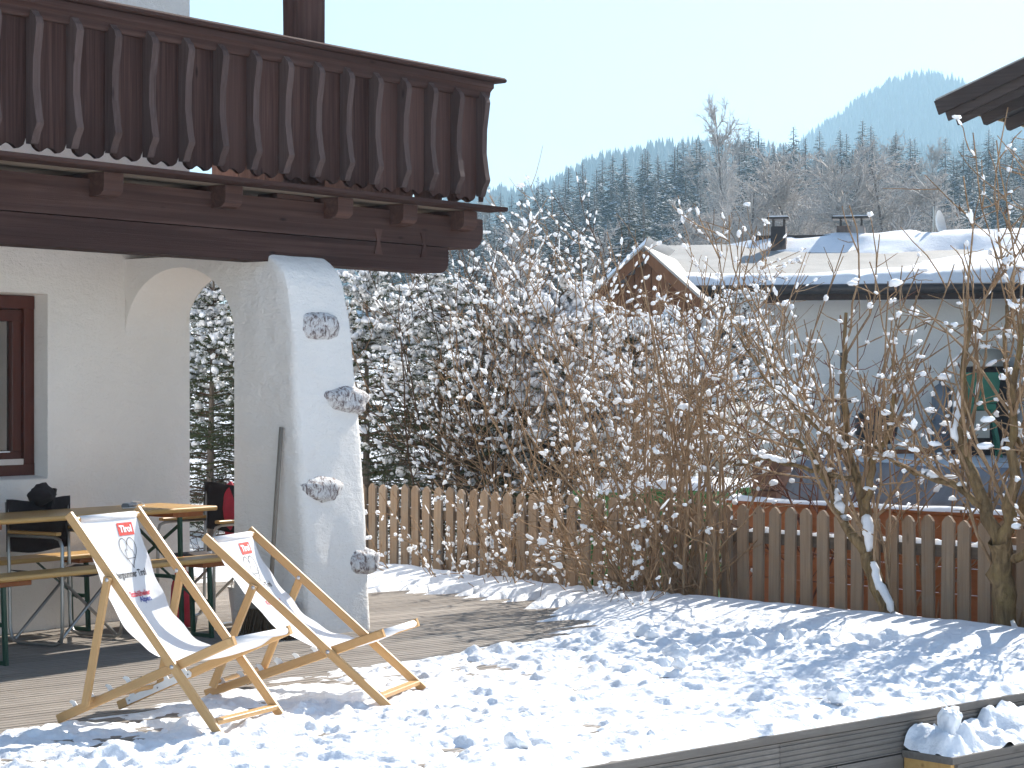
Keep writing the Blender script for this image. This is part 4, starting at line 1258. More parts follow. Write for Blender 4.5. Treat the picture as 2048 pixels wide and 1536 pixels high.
# local: x to the right along its front, y away, z from the terrace
part('wall', MB().box(0.0, 9.0, 0.0, 6.5, -0.9, 2.95), M['grey_plaster'], nb)
part('plinth', MB().box(-0.02, 9.0, -0.06, -0.004, -0.9, 0.12), M['orange_wood'], nb)
part('soffit', MB().box(-2.6, 9.4, -0.95, 0.2, 2.78, 2.84), M['barn_wood'], nb)
sl = 0.245
def rz_(y): return 2.86 + (y + 1.05) * sl
rf_ = [(-2.7, -1.05, rz_(-1.05)), (9.5, -1.05, rz_(-1.05)), (9.5, 2.9, rz_(2.9)), (-2.7, 2.9, rz_(2.9))]
roof = roof_sheet(nb, rf_, 0.09, 'slate_sheet')
roof_sheet(nb, [(-2.7, 2.9, rz_(2.9)), (9.5, 2.9, rz_(2.9)), (9.5, 7.2, rz_(2.9) - 4.3 * sl), (-2.7, 7.2, rz_(2.9) - 4.3 * sl)], 0.09, 'slate_sheet')
def hsn(U, W):
    n = fbm(U * 9, W * 5, 4, 3)
    bare = np.exp(-((U - 0.24) / 0.16) ** 2) * np.exp(-((W - 0.50) / 0.26) ** 2) + 0.9 * np.exp(-((U - 0.06) / 0.10) ** 2) * np.exp(-((W - 0.75) / 0.30) ** 2) + 0.55 * np.exp(-((U - 0.45) / 0.07) ** 2) * np.exp(-((W - 0.7) / 0.12) ** 2)
    h = 0.17 + 0.16 * (n - 0.5) + 0.16 * sstep(0.28, 0.8, U) - 0.48 * bare * (0.75 + 0.6 * n) - 0.5 * np.clip(fbm(U * 26, W * 7, 14, 3) - 0.60, 0, 1) * (1 - 0.6 * U)
    return np.clip(h, -0.02, 1) * sstep(0.0, 0.02, U) * sstep(-0.002, 0.04, W) ** 0.4
grid_snow('roof_snow', roof, (-2.68, -1.10, rz_(-1.05)), (9.48, -1.10, rz_(-1.05)), (9.48, 2.9, rz_(2.9)), (-2.68, 2.9, rz_(2.9)), 120, 50, hsn)
mb = MB().tube([(-2.75, -1.13, 2.80), (9.5, -1.13, 2.80)], 0.085, 10); part('gutter', mb, M['gutter'], nb, smooth=True)
part('fascia', MB().box(-2.72, 9.5, -1.045, -1.0, 2.62, 2.85), M['barn_wood'], nb)
part('ridge_beam', MB().box(-0.8, 3.6, 2.80, 3.0, rz_(2.9) + 0.05, rz_(2.9) + 0.15), M['gutter'], nb)
# recessed white entrance part on the left, with windows
part('wall', MB().box(-3.4, -0.004, 2.2, 6.4, -0.9, 2.75), M['white_wall'], nb)
for x0, x1, z0, z1 in ((-2.35, -2.15, 1.75, 2.4), (-1.95, -1.80, 1.7, 2.45), (-1.35, -1.22, 1.8, 2.5), (-0.55, -0.40, 1.2, 1.95)):
    f = part('window', MB().box(x0 - 0.05, x1 + 0.05, 2.16, 2.198, z0 - 0.05, z1 + 0.05), M['grey_plastic'], nb)
    part('pane', MB().box(x0, x1, 2.145, 2.158, z0, z1), M['dark_hole'], f)
for k in range(8):
    part('soffit_board', MB().box(-1.2 + k * 0.145, -1.065 + k * 0.145, -0.9, 2.1, 2.70, 2.745), M['gable_wood'], nb)
# gabled porch
gx, gw, gy = -2.08, 1.02, -2.6
gz0, gz1 = 2.42, 3.34
part('gable_wall', MB().prism([(gx - gw + 0.12, gy + 0.30, gz0 - 0.1), (gx + gw - 0.12, gy + 0.30, gz0 - 0.1), (gx, gy + 0.30, gz1 - 0.12)], (0, 0.06, 0)), M['gable_wood'], nb)
for k in range(13):
    xx = gx - gw + 0.2 + k * 0.14; hgt = (1 - abs(xx - gx) / gw) * (gz1 - gz0)
    if hgt > 0.1: part('cladding_board', MB().box(xx - 0.062, xx + 0.062, gy + 0.275, gy + 0.298, gz0 - 0.1, gz0 + hgt - 0.10), M['gable_wood'], nb)
for s in (-1, 1):
    part('barge_board', MB().bar((gx + s * (gw + 0.10), gy, gz0 - 0.09), (gx, gy, gz1), 0.035, 0.17, (0, 1, 0)), M['gable_wood'], nb)
    part('porch_roof', MB().prism([(gx + s * (gw + 0.14), gy - 0.05, gz0 - 0.05), (gx + s * 0.0, gy - 0.05, gz1 + 0.09), (gx + s * 0.0, gy - 0.05, gz1 + 0.13), (gx + s * (gw + 0.16), gy - 0.05, gz0 - 0.01)], (0, 4.0, 0)), M['slate_sheet'], nb)
    part('post', MB().box(gx + s * 0.8 - 0.07, gx + s * 0.8 + 0.07, gy + 0.25, gy + 0.39, -0.9, gz0 - 0.1), M['gable_wood'], nb)
grid_snow('porch_snow', nb, (gx - gw - 0.14, gy + 0.2, gz0 - 0.0), (gx, gy + 0.2, gz1 + 0.13), (gx, gy + 3.9, gz1 + 0.13), (gx - gw - 0.14, gy + 3.9, gz0 - 0.0), 20, 30, lambda U, W: 0.14 * sstep(0, 0.1, U) * sstep(0, 0.1, W) ** 0.5 + 0.05 * fbm(U * 4, W * 6, 2, 2))
# chimneys
def chimney(x, y, w, d, z0, z1, capw):
    c = empty('chimney'); c.parent = nb
    part('stack', MB().prism([(x - w / 2, y - d / 2, z0), (x + w / 2, y - d / 2, z0), (x + w / 2 * 0.86, y - d / 2, z1), (x - w / 2 * 0.86, y - d / 2, z1)], (0, d, 0)), M['chimney'], c)
    for sx in (-1, 1):
        for sy in (-1, 1):
            part('cap_stay', MB().box(x + sx * w * 0.33 - 0.012, x + sx * w * 0.33 + 0.012, y + sy * d * 0.36 - 0.012, y + sy * d * 0.36 + 0.012, z1, z1 + 0.13), M['gutter'], c)
    part('cap', MB().box(x - capw / 2, x + capw / 2, y - d * 0.7, y + d * 0.7, z1 + 0.13, z1 + 0.165, 0.01), M['gutter'], c)
    part('cap_snow', MB().box(x - capw / 2 + 0.02, x + capw / 2 - 0.02, y - d * 0.65, y + d * 0.65, z1 + 0.167, z1 + 0.19, 0.01), M['snow'], c)
chimney(-0.32, 2.35, 0.30, 0.34, 3.40, 4.10, 0.40)
chimney(0.95, 3.05, 0.58, 0.40, 3.55, 4.14, 0.68)
# satellite dish on a mast
ds = empty('satellite_dish'); ds.parent = nb
part('mast', MB().tube([(2.45, 3.2, 3.3), (2.45, 3.2, 4.5)], 0.022, 8), M['steel'], ds)
mb = MB().lathe([(0.0001, 0.0), (0.10, 0.012), (0.20, 0.05), (0.26, 0.09)], k=20).xf(Matrix.Translation((2.50, 3.12, 4.15)) @ Matrix.Rotation(math.radians(80), 4, 'Y') @ Matrix.Rotation(0.3, 4, 'X'))
part('dish', mb, M['white_plastic'], ds, smooth=True)

# --- things on the neighbour's terrace
def nbw(x, y, z=0.0):
    a = math.radians(-12)
    return (4.7 + x * math.cos(a) - y * math.sin(a), 36.0 + x * math.sin(a) + y * math.cos(a), 0.35 + z)
kind(part('terrace', MB().box(-0.5, 9.0, -2.4, -0.07, -0.9, 0.0).xf(Matrix.Translation((4.7, 36.0, 0.35)) @ Matrix.Rotation(math.radians(-12), 4, 'Z')), M['slate_sheet']), 'structure')
g = thing('barbecue', 'black round barbecue with side shelf against the grey wall', 'barbecue', nbw(1.55, -0.8), 0.2)
part('bowl', MB().lathe([(0.0001, 0.18), (0.24, 0.24), (0.34, 0.38), (0.36, 0.52)], k=22), M['black_plastic'], g, smooth=True)
part('lid', MB().lathe([(0.365, 0.525), (0.34, 0.70), (0.22, 0.80), (0.0001, 0.84)], k=22), M['black_plastic'], g, smooth=True)
for q in (0.4, 2.5, 4.6):
    part('leg', MB().tube([(0.20 * math.cos(q), 0.20 * math.sin(q), 0.28), (0.34 * math.cos(q), 0.34 * math.sin(q), 0.0)], 0.014, 8), M['black_plastic'], g)
part('shelf', MB().box(-0.86, -0.37, -0.2, 0.2, 0.93, 0.97), M['black_plastic'], g)
part('stand', MB().box(-0.62, -0.56, -0.03, 0.03, 0.0, 1.75), M['black_plastic'], g)
g = thing('upright_cylinder', 'blue grey upright cylinder standing beside the green machine', 'cylinder', nbw(2.62, -0.55), 0)
part('shell', MB().lathe([(0.0001, 0.0), (0.17, 0.02), (0.17, 1.05), (0.13, 1.18), (0.05, 1.24), (0.05, 1.30), (0.0001, 1.31)], k=20), M['blue_grey'], g, smooth=True)
part('valve', MB().box(-0.05, 0.05, -0.02, 0.02, 1.311, 1.37), M['grey_plastic'], g)
g = thing('garden_machine', 'green garden machine on splayed legs on the neighbouring terrace', 'garden machine', nbw(3.25, -0.9), -0.1)
part('hopper', MB().prism([(-0.26, -0.2, 0.92), (0.24, -0.2, 0.92), (0.30, -0.2, 1.42), (-0.26, -0.2, 1.42)], (0, 0.4, 0)), M['green_paint'], g)
part('motor_box', MB().box(-0.24, 0.22, -0.18, 0.18, 0.80, 0.915, 0.015), M['green_paint'], g)
for sx in (-1, 1):
    for sy in (-1, 1):
        part('leg', MB().bar((sx * 0.16, sy * 0.14, 0.80), (sx * 0.30, sy * 0.2, 0.0), 0.06, 0.06), M['green_paint'], g)
part('chute', MB().prism([(-0.10, -0.16, 0.35), (0.12, -0.16, 0.35), (0.12, -0.16, 0.79), (-0.10, -0.16, 0.79)], (0, 0.3, 0)), M['beige_box'], g)
part('plate', MB().box(-0.20, -0.05, -0.212, -0.202, 1.02, 1.08), M['black_plastic'], g)
g = thing('covered_planter', 'pale upturned tub on a dark stand at the right end of terrace', 'tub', nbw(3.35, -0.30), 0)
part('stand', MB().box(-0.30, 0.42, -0.1, 0.2, 0.0, 1.52), M['barn_wood'], g)
part('tub', MB().lathe([(0.34, 1.525), (0.30, 1.70), (0.20, 1.80), (0.0001, 1.82)], (0.05, 0.05, 0), 20), M['beige_box'], g, smooth=True)

# ================================================================== EAVE OF THE BARN AT THE RIGHT
e1 = Vector((0.597, 0.802, 0)); e2 = Vector((0.802, -0.597, 0))
bx0 = (6.18, 30.0, 5.60)
barn = thing('barn', 'dark wooden barn roof corner with open rafters reaching in at top right', 'barn', (bx0[0], bx0[1], 0.1), HA)
zc = 5.36; up = 0.36
# local: x = along the eave (receding), y = -e2; roof rises along -y
def rp(x, o, z=0.0): return (x, -o, zc + o * up + z)
LX, LO = 12.0, 7.0
part('roofing', MB().add([rp(-0.05, -0.12, 0.24), rp(LX, -0.12, 0.24), rp(LX, LO, 0.24), rp(-0.05, LO, 0.24), rp(-0.05, -0.12, 0.20), rp(LX, -0.12, 0.20), rp(LX, LO, 0.20), rp(-0.05, LO, 0.20)], [(0, 3, 2, 1), (4, 5, 6, 7), (0, 1, 5, 4), (1, 2, 6, 5), (2, 3, 7, 6), (3, 0, 4, 7)]), M['slate_sheet'], barn)
for k in range(26):                                   # boarding seen from below
    a, b = k * 0.28, k * 0.28 + 0.27
    part('roof_board', MB().add([rp(0.06, a, 0.165), rp(LX, a, 0.165), rp(LX, b, 0.165), rp(0.06, b, 0.165), rp(0.06, a, 0.195), rp(LX, a, 0.195), rp(LX, b, 0.195), rp(0.06, b, 0.195)], [(0, 3, 2, 1), (4, 5, 6, 7), (0, 1, 5, 4), (1, 2, 6, 5), (2, 3, 7, 6), (3, 0, 4, 7)]), M['barn_wood'], barn)
for k in range(13):
    x = 0.62 + k * 0.85
    part('rafter', MB().bar(rp(x, -0.06, 0.07), rp(x, LO, 0.07), 0.14, 0.17, (1, 0, 0), 0.008), M['barn_wood'], barn)
for j, (dz, xx, h) in enumerate(((0.10, -0.045, 0.21), (-0.05, 0.03, 0.17), (-0.17, 0.10, 0.14))):       # layered barge boards
    part('barge_board', MB().bar(rp(xx, -0.10 + j * 0.12, dz), rp(xx, LO, dz), 0.04, h, (1, 0, 0), 0.004), M['barn_wood'], barn)
part('eave_board', MB().box(0.0, LX, 0.10, 0.125, zc + 0.10, zc + 0.19), M['bench_wood'], barn)
part('wall', MB().box(1.6, 10.0, -6.5, -1.7, -0.6, 5.75), M['barn_wood'], barn)
part('purlin', MB().box(0.2, LX, -1.75, -1.55, zc + 0.30, zc + 0.52), M['barn_wood'], barn)

# ================================================================== PLANT TOOLS
class Lines:
    """many tapered tubes turned into one mesh"""
    def __init__(s): s.g = {}
    def add(s, pts, rad, k=4):
        s.g.setdefault((len(pts), k), []).append((pts, rad))
    def arrays(s):
        Vs = []; Fs = []; base = 0
        for (n, k), L in s.g.items():
            P = np.array([a for a, b in L], float); R = np.array([b for a, b in L], float)
            T = np.gradient(P, axis=1); T /= np.linalg.norm(T, axis=2, keepdims=True) + 1e-9
            ref = np.where(np.abs(T[:, :1, 2:3]) < 0.85, np.array([0, 0, 1.0]), np.array([1.0, 0, 0]))
            A = np.cross(T, ref); A /= np.linalg.norm(A, axis=2, keepdims=True) + 1e-9
            B = np.cross(T, A)
            q = np.arange(k) * 2 * np.pi / k
            V = P[:, :, None, :] + R[:, :, None, None] * (A[:, :, None, :] * np.cos(q)[None, None, :, None] + B[:, :, None, :] * np.sin(q)[None, None, :, None])
            N = len(L)
            idx = np.arange(N * n * k).reshape(N, n, k) + base
            a = idx[:, :-1, :]; b = idx[:, 1:, :]
            F = np.stack([a, np.roll(a, -1, 2), np.roll(b, -1, 2), b], -1).reshape(-1, 4)
            Vs.append(V.reshape(-1, 3)); Fs.append(F); base += N * n * k
        return np.concatenate(Vs), np.concatenate(Fs)
    def mesh(s, name, mat, smooth=True):
        V, F = s.arrays(); me = np_mesh(name, V, [F], smooth); me.materials.append(mat); return me

class Blobs:
    def __init__(s): s.c = []; s.r = []; s.big = []; s.bigr = []
    def add(s, c, r, big=False):
        if big: s.big.append(c); s.bigr.append(r)
        else: s.c.append(c); s.r.append(r)
    def arrays(s, seed=0):
        rng = np.random.default_rng(seed); Vs = []; Fs = []; base = 0
        for C, R, sub in ((s.c, s.r, 1), (s.big, s.bigr, 2)):
            if not C: continue
            P, F = ico(sub); C = np.array(C); R = np.array(R); N = len(C)
            J = 1 + rng.uniform(-0.34, 0.34, (N, len(P)))
            sc = np.stack([rng.uniform(0.65, 1.75, N), rng.uniform(0.65, 1.5, N), rng.uniform(0.5, 0.9, N)], -1)
            V = C[:, None, :] + P[None] * J[..., None] * R[:, None, None] * sc[:, None, :]
            Fs.append((F[None] + (np.arange(N) * len(P))[:, None, None] + base).reshape(-1, 3)); Vs.append(V.reshape(-1, 3)); base += N * len(P)
        return np.concatenate(Vs), np.concatenate(Fs)

def nrm(v):
    return v / (np.linalg.norm(v) + 1e-9)

def grow(rng, p, d, L, n, up=0.0, wander=0.1):
    pts = [np.array(p, float)]; d = nrm(np.array(d, float)); s = L / n
    for _ in range(n):
        d = d + rng.normal(size=3) * wander; d[2] += up; d = nrm(d)
        pts.append(pts[-1] + d * s)
    return np.array(pts)

def off_dir(rng, d, ang):
    a = rng.normal(size=3); a = nrm(a - d * a.dot(d))
    return nrm(d * math.cos(ang) + a * math.sin(ang))

def snow_on(rng, SN, BL, pts, rad, load, th, zlo=0.8):
    """lumps of snow riding on the upper side of a branch"""
    n = len(pts)
    for i in range(n - 1):
        a, b = pts[i], pts[i + 1]
        t = b - a; L = np.linalg.norm(t); t = t / (L + 1e-9)
        flat = 1 - abs(t[2])
        hz = (0.16 if zlo < 1.2 else 0.05) + 0.84 * min(1.0, max(0.0, (a[2] - zlo) / 1.3))
        if rng.random() < load * hz * (0.12 + 0.95 * flat):
            s0 = rng.uniform(0, 0.25); s1 = rng.uniform(0.55, 1.05)
            r = th * rng.uniform(0.55, 1.25) * (0.55 + 0.6 * flat)
            q = np.linspace(s0, s1, 6)[:, None]
            P = a + (b - a) * q + np.array([0, 0, 1.0]) * (rad[i] * 0.6 + r * 0.40) + rng.normal(size=(6, 3)) * r * 0.16
            R = r * np.array([0.12, 0.80, 1.05, 1.0, 0.80, 0.12]) * rng.uniform(0.82, 1.18, 6)
            P[0] += (P[1] - P[0]) * 0.55; P[-1] += (P[-2] - P[-1]) * 0.55
            SN.add(P, R, 6)
        elif rng.random() < load * hz * 0.30:
            r = th * rng.uniform(0.6, 1.35)
            c = a + (b - a) * rng.random(); hl = r * rng.uniform(0.9, 2.2)
            q = np.linspace(-1, 1, 6)[:, None] * hl
            PP = c + t * q + np.array([0, 0, 1.0]) * (rad[i] * 0.6 + r * 0.3) + rng.normal(size=(6, 3)) * r * 0.12
            SN.add(PP, r * 0.8 * np.array([0.15, 0.75, 1.0, 1.05, 0.7, 0.12]) * rng.uniform(0.8, 1.2, 6), 6)

def finish_plant(t, parts, SN, BL, seed, mat='twig_snow'):
    for nm, ln, mt, sm in parts:
        put(nm, ln.mesh(nm, M[mt], sm), t)
    Vs = []; Fs = []; base = 0
    if SN.g:
        V, F = SN.arrays(); Vs.append(V); Fs.append(F); base = len(V)
    fl = []
    if Fs: fl.append(Fs[0])
    if BL.c or BL.big:
        V, F = BL.arrays(seed); Vs.append(V); fl.append(F + base)
    if Vs:
        me = np_mesh('snow', np.concatenate(Vs), fl, True); me.materials.append(M[mat])
        put('snow', me, t)['kind'] = 'stuff'

def shrub(name, label, x, y, seed, H, stems, spread, load, th, lv1=9, lv2=3, lean=(0, 0), mat='twig', r0=0.014, group=None, zb=None, cat='shrub', base_r=0.15, twig_len=1.0, bud=0.0, zlo=0.8):
    rng = np.random.default_rng(seed)
    z = float(ground_z(np.array([x]), np.array([y]))[0]) - 0.03 if zb is None else zb
    t = thing(name, label, cat, (x, y, z), 0, group)
    ST = Lines(); TW = Lines(); SN = Lines(); BL = Blobs()
    for i in range(stems):
        az = rng.uniform(0, 2 * math.pi); tl = abs(rng.normal()) * spread * 0.6 + rng.uniform(0, spread * 0.5)
        d = np.array([math.cos(az) * math.sin(tl) + lean[0], math.sin(az) * math.sin(tl) + lean[1], math.cos(tl)])
        L = H * rng.uniform(0.62, 1.03); n = 9
        p = np.array([rng.normal() * base_r, rng.normal() * base_r, 0.0])
        pts = grow(rng, p, d, L, n, 0.03, 0.075); rad = np.linspace(r0 * rng.uniform(0.7, 1.25), 0.0038, n + 1)
        ST.add(pts, rad, 5); snow_on(rng, SN, BL, pts, rad, load * 0.45, th * 0.8, zlo)
        for j in range(lv1):
            k = rng.uniform(0.18, 0.98); i0 = min(int(k * n), n - 1); f = k * n - i0
            b = pts[i0] * (1 - f) + pts[i0 + 1] * f; dd = nrm(pts[i0 + 1] - pts[i0])
            L1 = H * rng.uniform(0.12, 0.34) * (1.15 - k * 0.5) * twig_len
            q = grow(rng, b, off_dir(rng, dd, rng.uniform(0.5, 1.15)), L1, 5, 0.05, 0.13)
            r1 = np.linspace(min(rad[i0] * 0.7, 0.0075), 0.0032, 6); TW.add(q, r1, 4)
            snow_on(rng, SN, BL, q, r1, load, th, zlo)
            for m in range(lv2):
                k2 = rng.uniform(0.2, 1.0); j0 = min(int(k2 * 5), 4)
                e = nrm(q[j0 + 1] - q[j0]); L2 = L1 * rng.uniform(0.25, 0.6)
                u = grow(rng, q[j0], off_dir(rng, e, rng.uniform(0.45, 1.1)), L2, 3, 0.06, 0.15)
                r2 = np.linspace(0.0042, 0.0024, 4); TW.add(u, r2, 3)
                snow_on(rng, SN, BL, u, r2, load * 0.8, th * 0.85, zlo)
                if rng.random() < bud: BL.add(u[-1] + np.array([0, 0, th * 0.5]), th * rng.uniform(0.8, 1.5), True)
    finish_plant(t, [('stems', ST, mat, True), ('twigs', TW, mat, False)], SN, BL, seed)
    for ch in t.children: ch['kind'] = 'stuff'
    return t

# ================================================================== THICKET BEHIND THE FENCE (left of centre)
LOADED = 'snow laden shrubs behind the fence'
def dk(x, y): return d2w(x, y)[:2]
TH = [  # deck x, y, height, stems, spread, load, label
    (7.7, 9.6, 3.5, 15, 0.40, 0.58, 'dense snow laden shrub directly beside the buttress behind the fence'),
    (7.6, 8.5, 3.4, 15, 0.42, 0.58, 'tall snow laden shrub below the end of the balcony beams'),
    (8.0, 7.6, 3.5, 15, 0.40, 0.62, 'snow laden shrub with fluffy white tips right of the balcony end'),
    (8.9, 9.0, 3.8, 15, 0.40, 0.62, 'tallest snow laden shrub in the second row behind the fence'),
    (9.2, 8.0, 3.8, 15, 0.40, 0.62, 'snow laden shrub in the second row, left of the young spruce'),
    (7.2, 6.3, 2.4, 9, 0.50, 0.50, 'spreading snowy shrub right of the young spruce'),
    (6.8, 5.5, 2.1, 9, 0.55, 0.45, 'lower snowy shrub between the thicket and the brown stemmed shrub'),
    (8.7, 10.6, 3.7, 14, 0.40, 0.60, 'snow laden shrub half hidden by the buttress'),
]
for i, (x, y, H, st, sp, ld, lb) in enumerate(TH):
    w = dk(x, y)
    shrub('snowy_shrub', lb, w[0], w[1], 100 + i, H, st, sp, ld * 0.85, 0.0205, 11, 3, (-0.05, -0.05), 'twig' if i % 3 else 'twig_dark', 0.012, LOADED, bud=0.06 if H > 3 else 0.02)
# thin brushwood in front of the pickets
BR = [(5.05, 6.9, 1.35, 6, 'thin snowy brush in front of the pickets nearest the buttress'), (5.08, 6.05, 1.6, 8, 'thin snowy brush in front of the pickets, second clump from the buttress'),
      (5.05, 5.3, 1.7, 9, 'wiry snowy brush in front of the middle pickets'), (5.07, 4.65, 1.7, 9, 'wiry snowy brush just left of the tall brown stems')]
for i, (x, y, H, st, lb) in enumerate(BR):
    w = dk(x, y)
    shrub('brush', lb, w[0], w[1], 200 + i, H, st + 2, 0.80, 0.50, 0.017, 6, 2, (-0.10, -0.12), 'twig', 0.007, 'thin brush against the fence', zlo=-1.2)

# ================================================================== HAZEL WITH MANY STEMS
w = dk(5.0, 4.05)
shrub('brown_stemmed_shrub', 'tall shrub with a sheaf of brown upright stems before the fence', w[0], w[1], 301, 3.15, 19, 0.30, 0.20, 0.021, 6, 2, (0.0, 0.0), 'twig', 0.016, None, -0.42, 'shrub', 0.11, 0.9)
w = dk(5.02, 4.50)
shrub('brown_stemmed_shrub', 'leaning shrub fanning out left of the tall brown stemmed one', w[0], w[1], 302, 2.7, 10, 0.42, 0.26, 0.022, 6, 2, (-0.18, 0.05), 'twig', 0.015, None, -0.42, 'shrub', 0.10, 0.9)
w = dk(6.3, 3.9)
shrub('red_twig_shrub', 'slender reddish twigs rising behind the tall brown stems', w[0], w[1], 303, 2.9, 7, 0.30, 0.22, 0.016, 6, 2, (0, 0), 'twig_red', 0.010, None, -0.42)

# ================================================================== GNARLED TREES AT THE RIGHT
def path_w(pts):
    return np.array([d2w(*p) for p in pts])
def gnarl(name, label, base, seed, limbs, shoots, load, th, top, group=None, leaves=0):
    """limbs: list of (list of (dx along the fence(-y), toward camera, z), r0, r1) relative to base"""
    rng = np.random.default_rng(seed)
    t = thing(name, label, 'tree', (*d2w(*base)[:2], -0.45), 0, group)
    ax = np.array([0.669, -0.743, 0]); ay = np.array([-0.743, -0.669, 0]); az = np.array([0, 0, 1.0])
    TR = Lines(); BRN = Lines(); TW = Lines(); SN = Lines(); BL = Blobs(); LF = []
    for pts, r0, r1, isTrunk in limbs:
        C = np.array([ax * a + ay * b + az * c for a, b, c in pts])
        s = np.linspace(0, 1, len(C)); q = np.linspace(0, 1, 15)
        P = np.stack([np.interp(q, s, C[:, i]) for i in range(3)], -1)
        P[1:-1] = (P[:-2] + 2 * P[1:-1] + P[2:]) / 4
        P[1:] += rng.normal(size=(14, 3)) * 0.010
        R = np.linspace(r0, r1, 15) * (1 + rng.normal(size=15) * 0.07)
        (TR if isTrunk else BRN).add(P, R, 9)
        # snow in a thick line along sloping limbs
        i = rng.integers(0, 3)
        while i < 12:
            ln = int(rng.integers(2, 6)); j = min(i + ln, 14)
            q = np.linspace(i, j, 12); a = np.stack([np.interp(q, np.arange(15), P[:, m]) for m in range(3)], -1); rb = np.interp(q, np.arange(15), R)
            tn = nrm(P[j] - P[i]); flat = 1 - abs(tn[2])
            if isTrunk and seed == 401:
                sd = nrm(nrm(np.array([0, 0, 1.0]) - tn * tn[2]) + ay * 0.75)
                r = np.full(12, 0.030) * rng.uniform(0.8, 1.2, 12)
                SN.add(a + sd * (rb * 0.95)[:, None] + rng.normal(size=(12, 3)) * 0.008, r * np.sin(np.linspace(0.15, math.pi - 0.15, 12)) ** 0.4, 8)
            elif rng.random() < load * (0.55 + 0.9 * flat):
                r = np.minimum(rb * 0.9, 0.034) * rng.uniform(0.8, 1.25) + 0.008
                prof = np.sin(np.linspace(0.10, math.pi - 0.10, 12)) ** 0.45 * rng.uniform(0.75, 1.2, 12)
                sd = nrm(np.array([0, 0, 1.0]) - tn * tn[2])
                SN.add(a + sd * (rb * 0.85 + r * 0.15)[:, None] + rng.normal(size=(12, 3)) * 0.004, r * prof, 8)
            i = j + int(rng.integers(0, 3))
        ns = shoots if not isTrunk else max(3, shoots // 4)
        for j in range(ns):
            k = rng.uniform(0.30 if isTrunk else 0.12, 1.0); i0 = min(int(k * 14), 13)
            d = nrm(P[i0 + 1] - P[i0])
            dd = nrm(off_dir(rng, d, rng.uniform(0.4, 1.1)) + np.array([0, 0, rng.uniform(0.1, 1.3)]))
            L1 = min(top * rng.uniform(0.22, 0.55), 1.3)
            if rng.random() < 0.22: BL.add(P[i0] + az * (R[i0] + 0.012), th * rng.uniform(0.8, 1.4), True)
            u = grow(rng, P[i0], dd, L1, 7, 0.07, 0.12); r = np.linspace(min(R[i0] * 0.5, 0.013), 0.0042, 8)
            TW.add(u, r, 5); snow_on(rng, SN, BL, u, r, load * 0.5, th * 0.8)
            for m in range(3):
                k2 = rng.uniform(0.2, 1.0); j0 = min(int(k2 * 7), 6); e = nrm(u[j0 + 1] - u[j0])
                L2 = L1 * rng.uniform(0.15, 0.45)
                v = grow(rng, u[j0], off_dir(rng, e, rng.uniform(0.5, 1.2)), L2, 4, 0.05, 0.16); r2 = np.linspace(0.0055, 0.0028, 5)
                TW.add(v, r2, 4); snow_on(rng, SN, BL, v, r2, load * 0.55, th * 0.75)
                if rng.random() < 0.14: BL.add(v[-1] + az * th * 0.5, th * rng.uniform(0.8, 1.3), True)
                if leaves and rng.random() < leaves: LF.append(v[rng.integers(1, 5)])
                for mm in range(1):
                    j1 = rng.integers(0, 4); e2_ = nrm(v[j1 + 1] - v[j1])
                    x_ = grow(rng, v[j1], off_dir(rng, e2_, rng.uniform(0.5, 1.1)), L2 * rng.uniform(0.3, 0.7), 3, 0.05, 0.15)
                    TW.add(x_, np.linspace(0.0038, 0.0022, 4), 3)
                    if rng.random() < load * 0.6: BL.add(x_[-1] + az * th * 0.3, th * rng.uniform(0.5, 0.95), False)
    put('trunk', TR.mesh('trunk', M['bark'], True), t)
    put('branches', BRN.mesh('branches', M['bark'], True), t) if BRN.g else None
    parts = [('crown', TW, 'twig', True)]
    finish_plant(t, parts, SN, BL, seed)
    if LF:
        mb = MB()
        for c in LF:
            for _ in range(rng.integers(1, 4)):
                a = nrm(rng.normal(size=3)); c2 = c + rng.normal(size=3) * 0.02; l = rng.uniform(0.03, 0.06)
                dn = np.array([a[0] * 0.25, a[1] * 0.25, -1.0]); s_ = nrm(np.cross(dn, a)) * 0.009
                mb.add([c2, c2 + dn * l * 0.5 + s_, c2 + dn * l + a * 0.008, c2 + dn * l * 0.5 - s_], [(0, 1, 2, 3)])
        o = part('dead_leaves', mb, M['leaf_dead'], t); o['kind'] = 'stuff'
    return t
gnarl('gnarled_tree', 'gnarled tree leaning left with snow down its sloping trunk', (4.98, 2.02), 401,
      [([(0.0, 0, 0), (-0.14, 0.0, 0.28), (-0.30, 0.01, 0.62), (-0.44, 0.0, 0.92)], 0.070, 0.050, True),
       ([(-0.43, 0, 0.90), (-0.62, 0.03, 1.12), (-0.74, 0.05, 1.40), (-0.95, 0.05, 1.62), (-1.20, 0.05, 1.72)], 0.040, 0.012, False),
       ([(-0.44, 0, 0.92), (-0.50, -0.02, 1.25), (-0.62, -0.04, 1.60), (-0.66, -0.02, 2.0), (-0.62, 0, 2.5)], 0.042, 0.012, False),
       ([(-0.48, 0, 1.1), (-0.38, 0.05, 1.45), (-0.22, 0.03, 1.75), (-0.18, 0.05, 2.2)], 0.030, 0.010, False),
       ([(-0.62, 0, 1.6), (-0.90, 0.05, 1.80), (-1.20, 0.08, 2.02), (-1.5, 0.05, 2.35)], 0.022, 0.008, False),
       ([(-0.55, 0, 1.4), (-0.80, 0.10, 1.45), (-1.10, 0.15, 1.52), (-1.45, 0.2, 1.48)], 0.018, 0.008, False)],
      11, 0.36, 0.021, 2.4, None, 0.10)
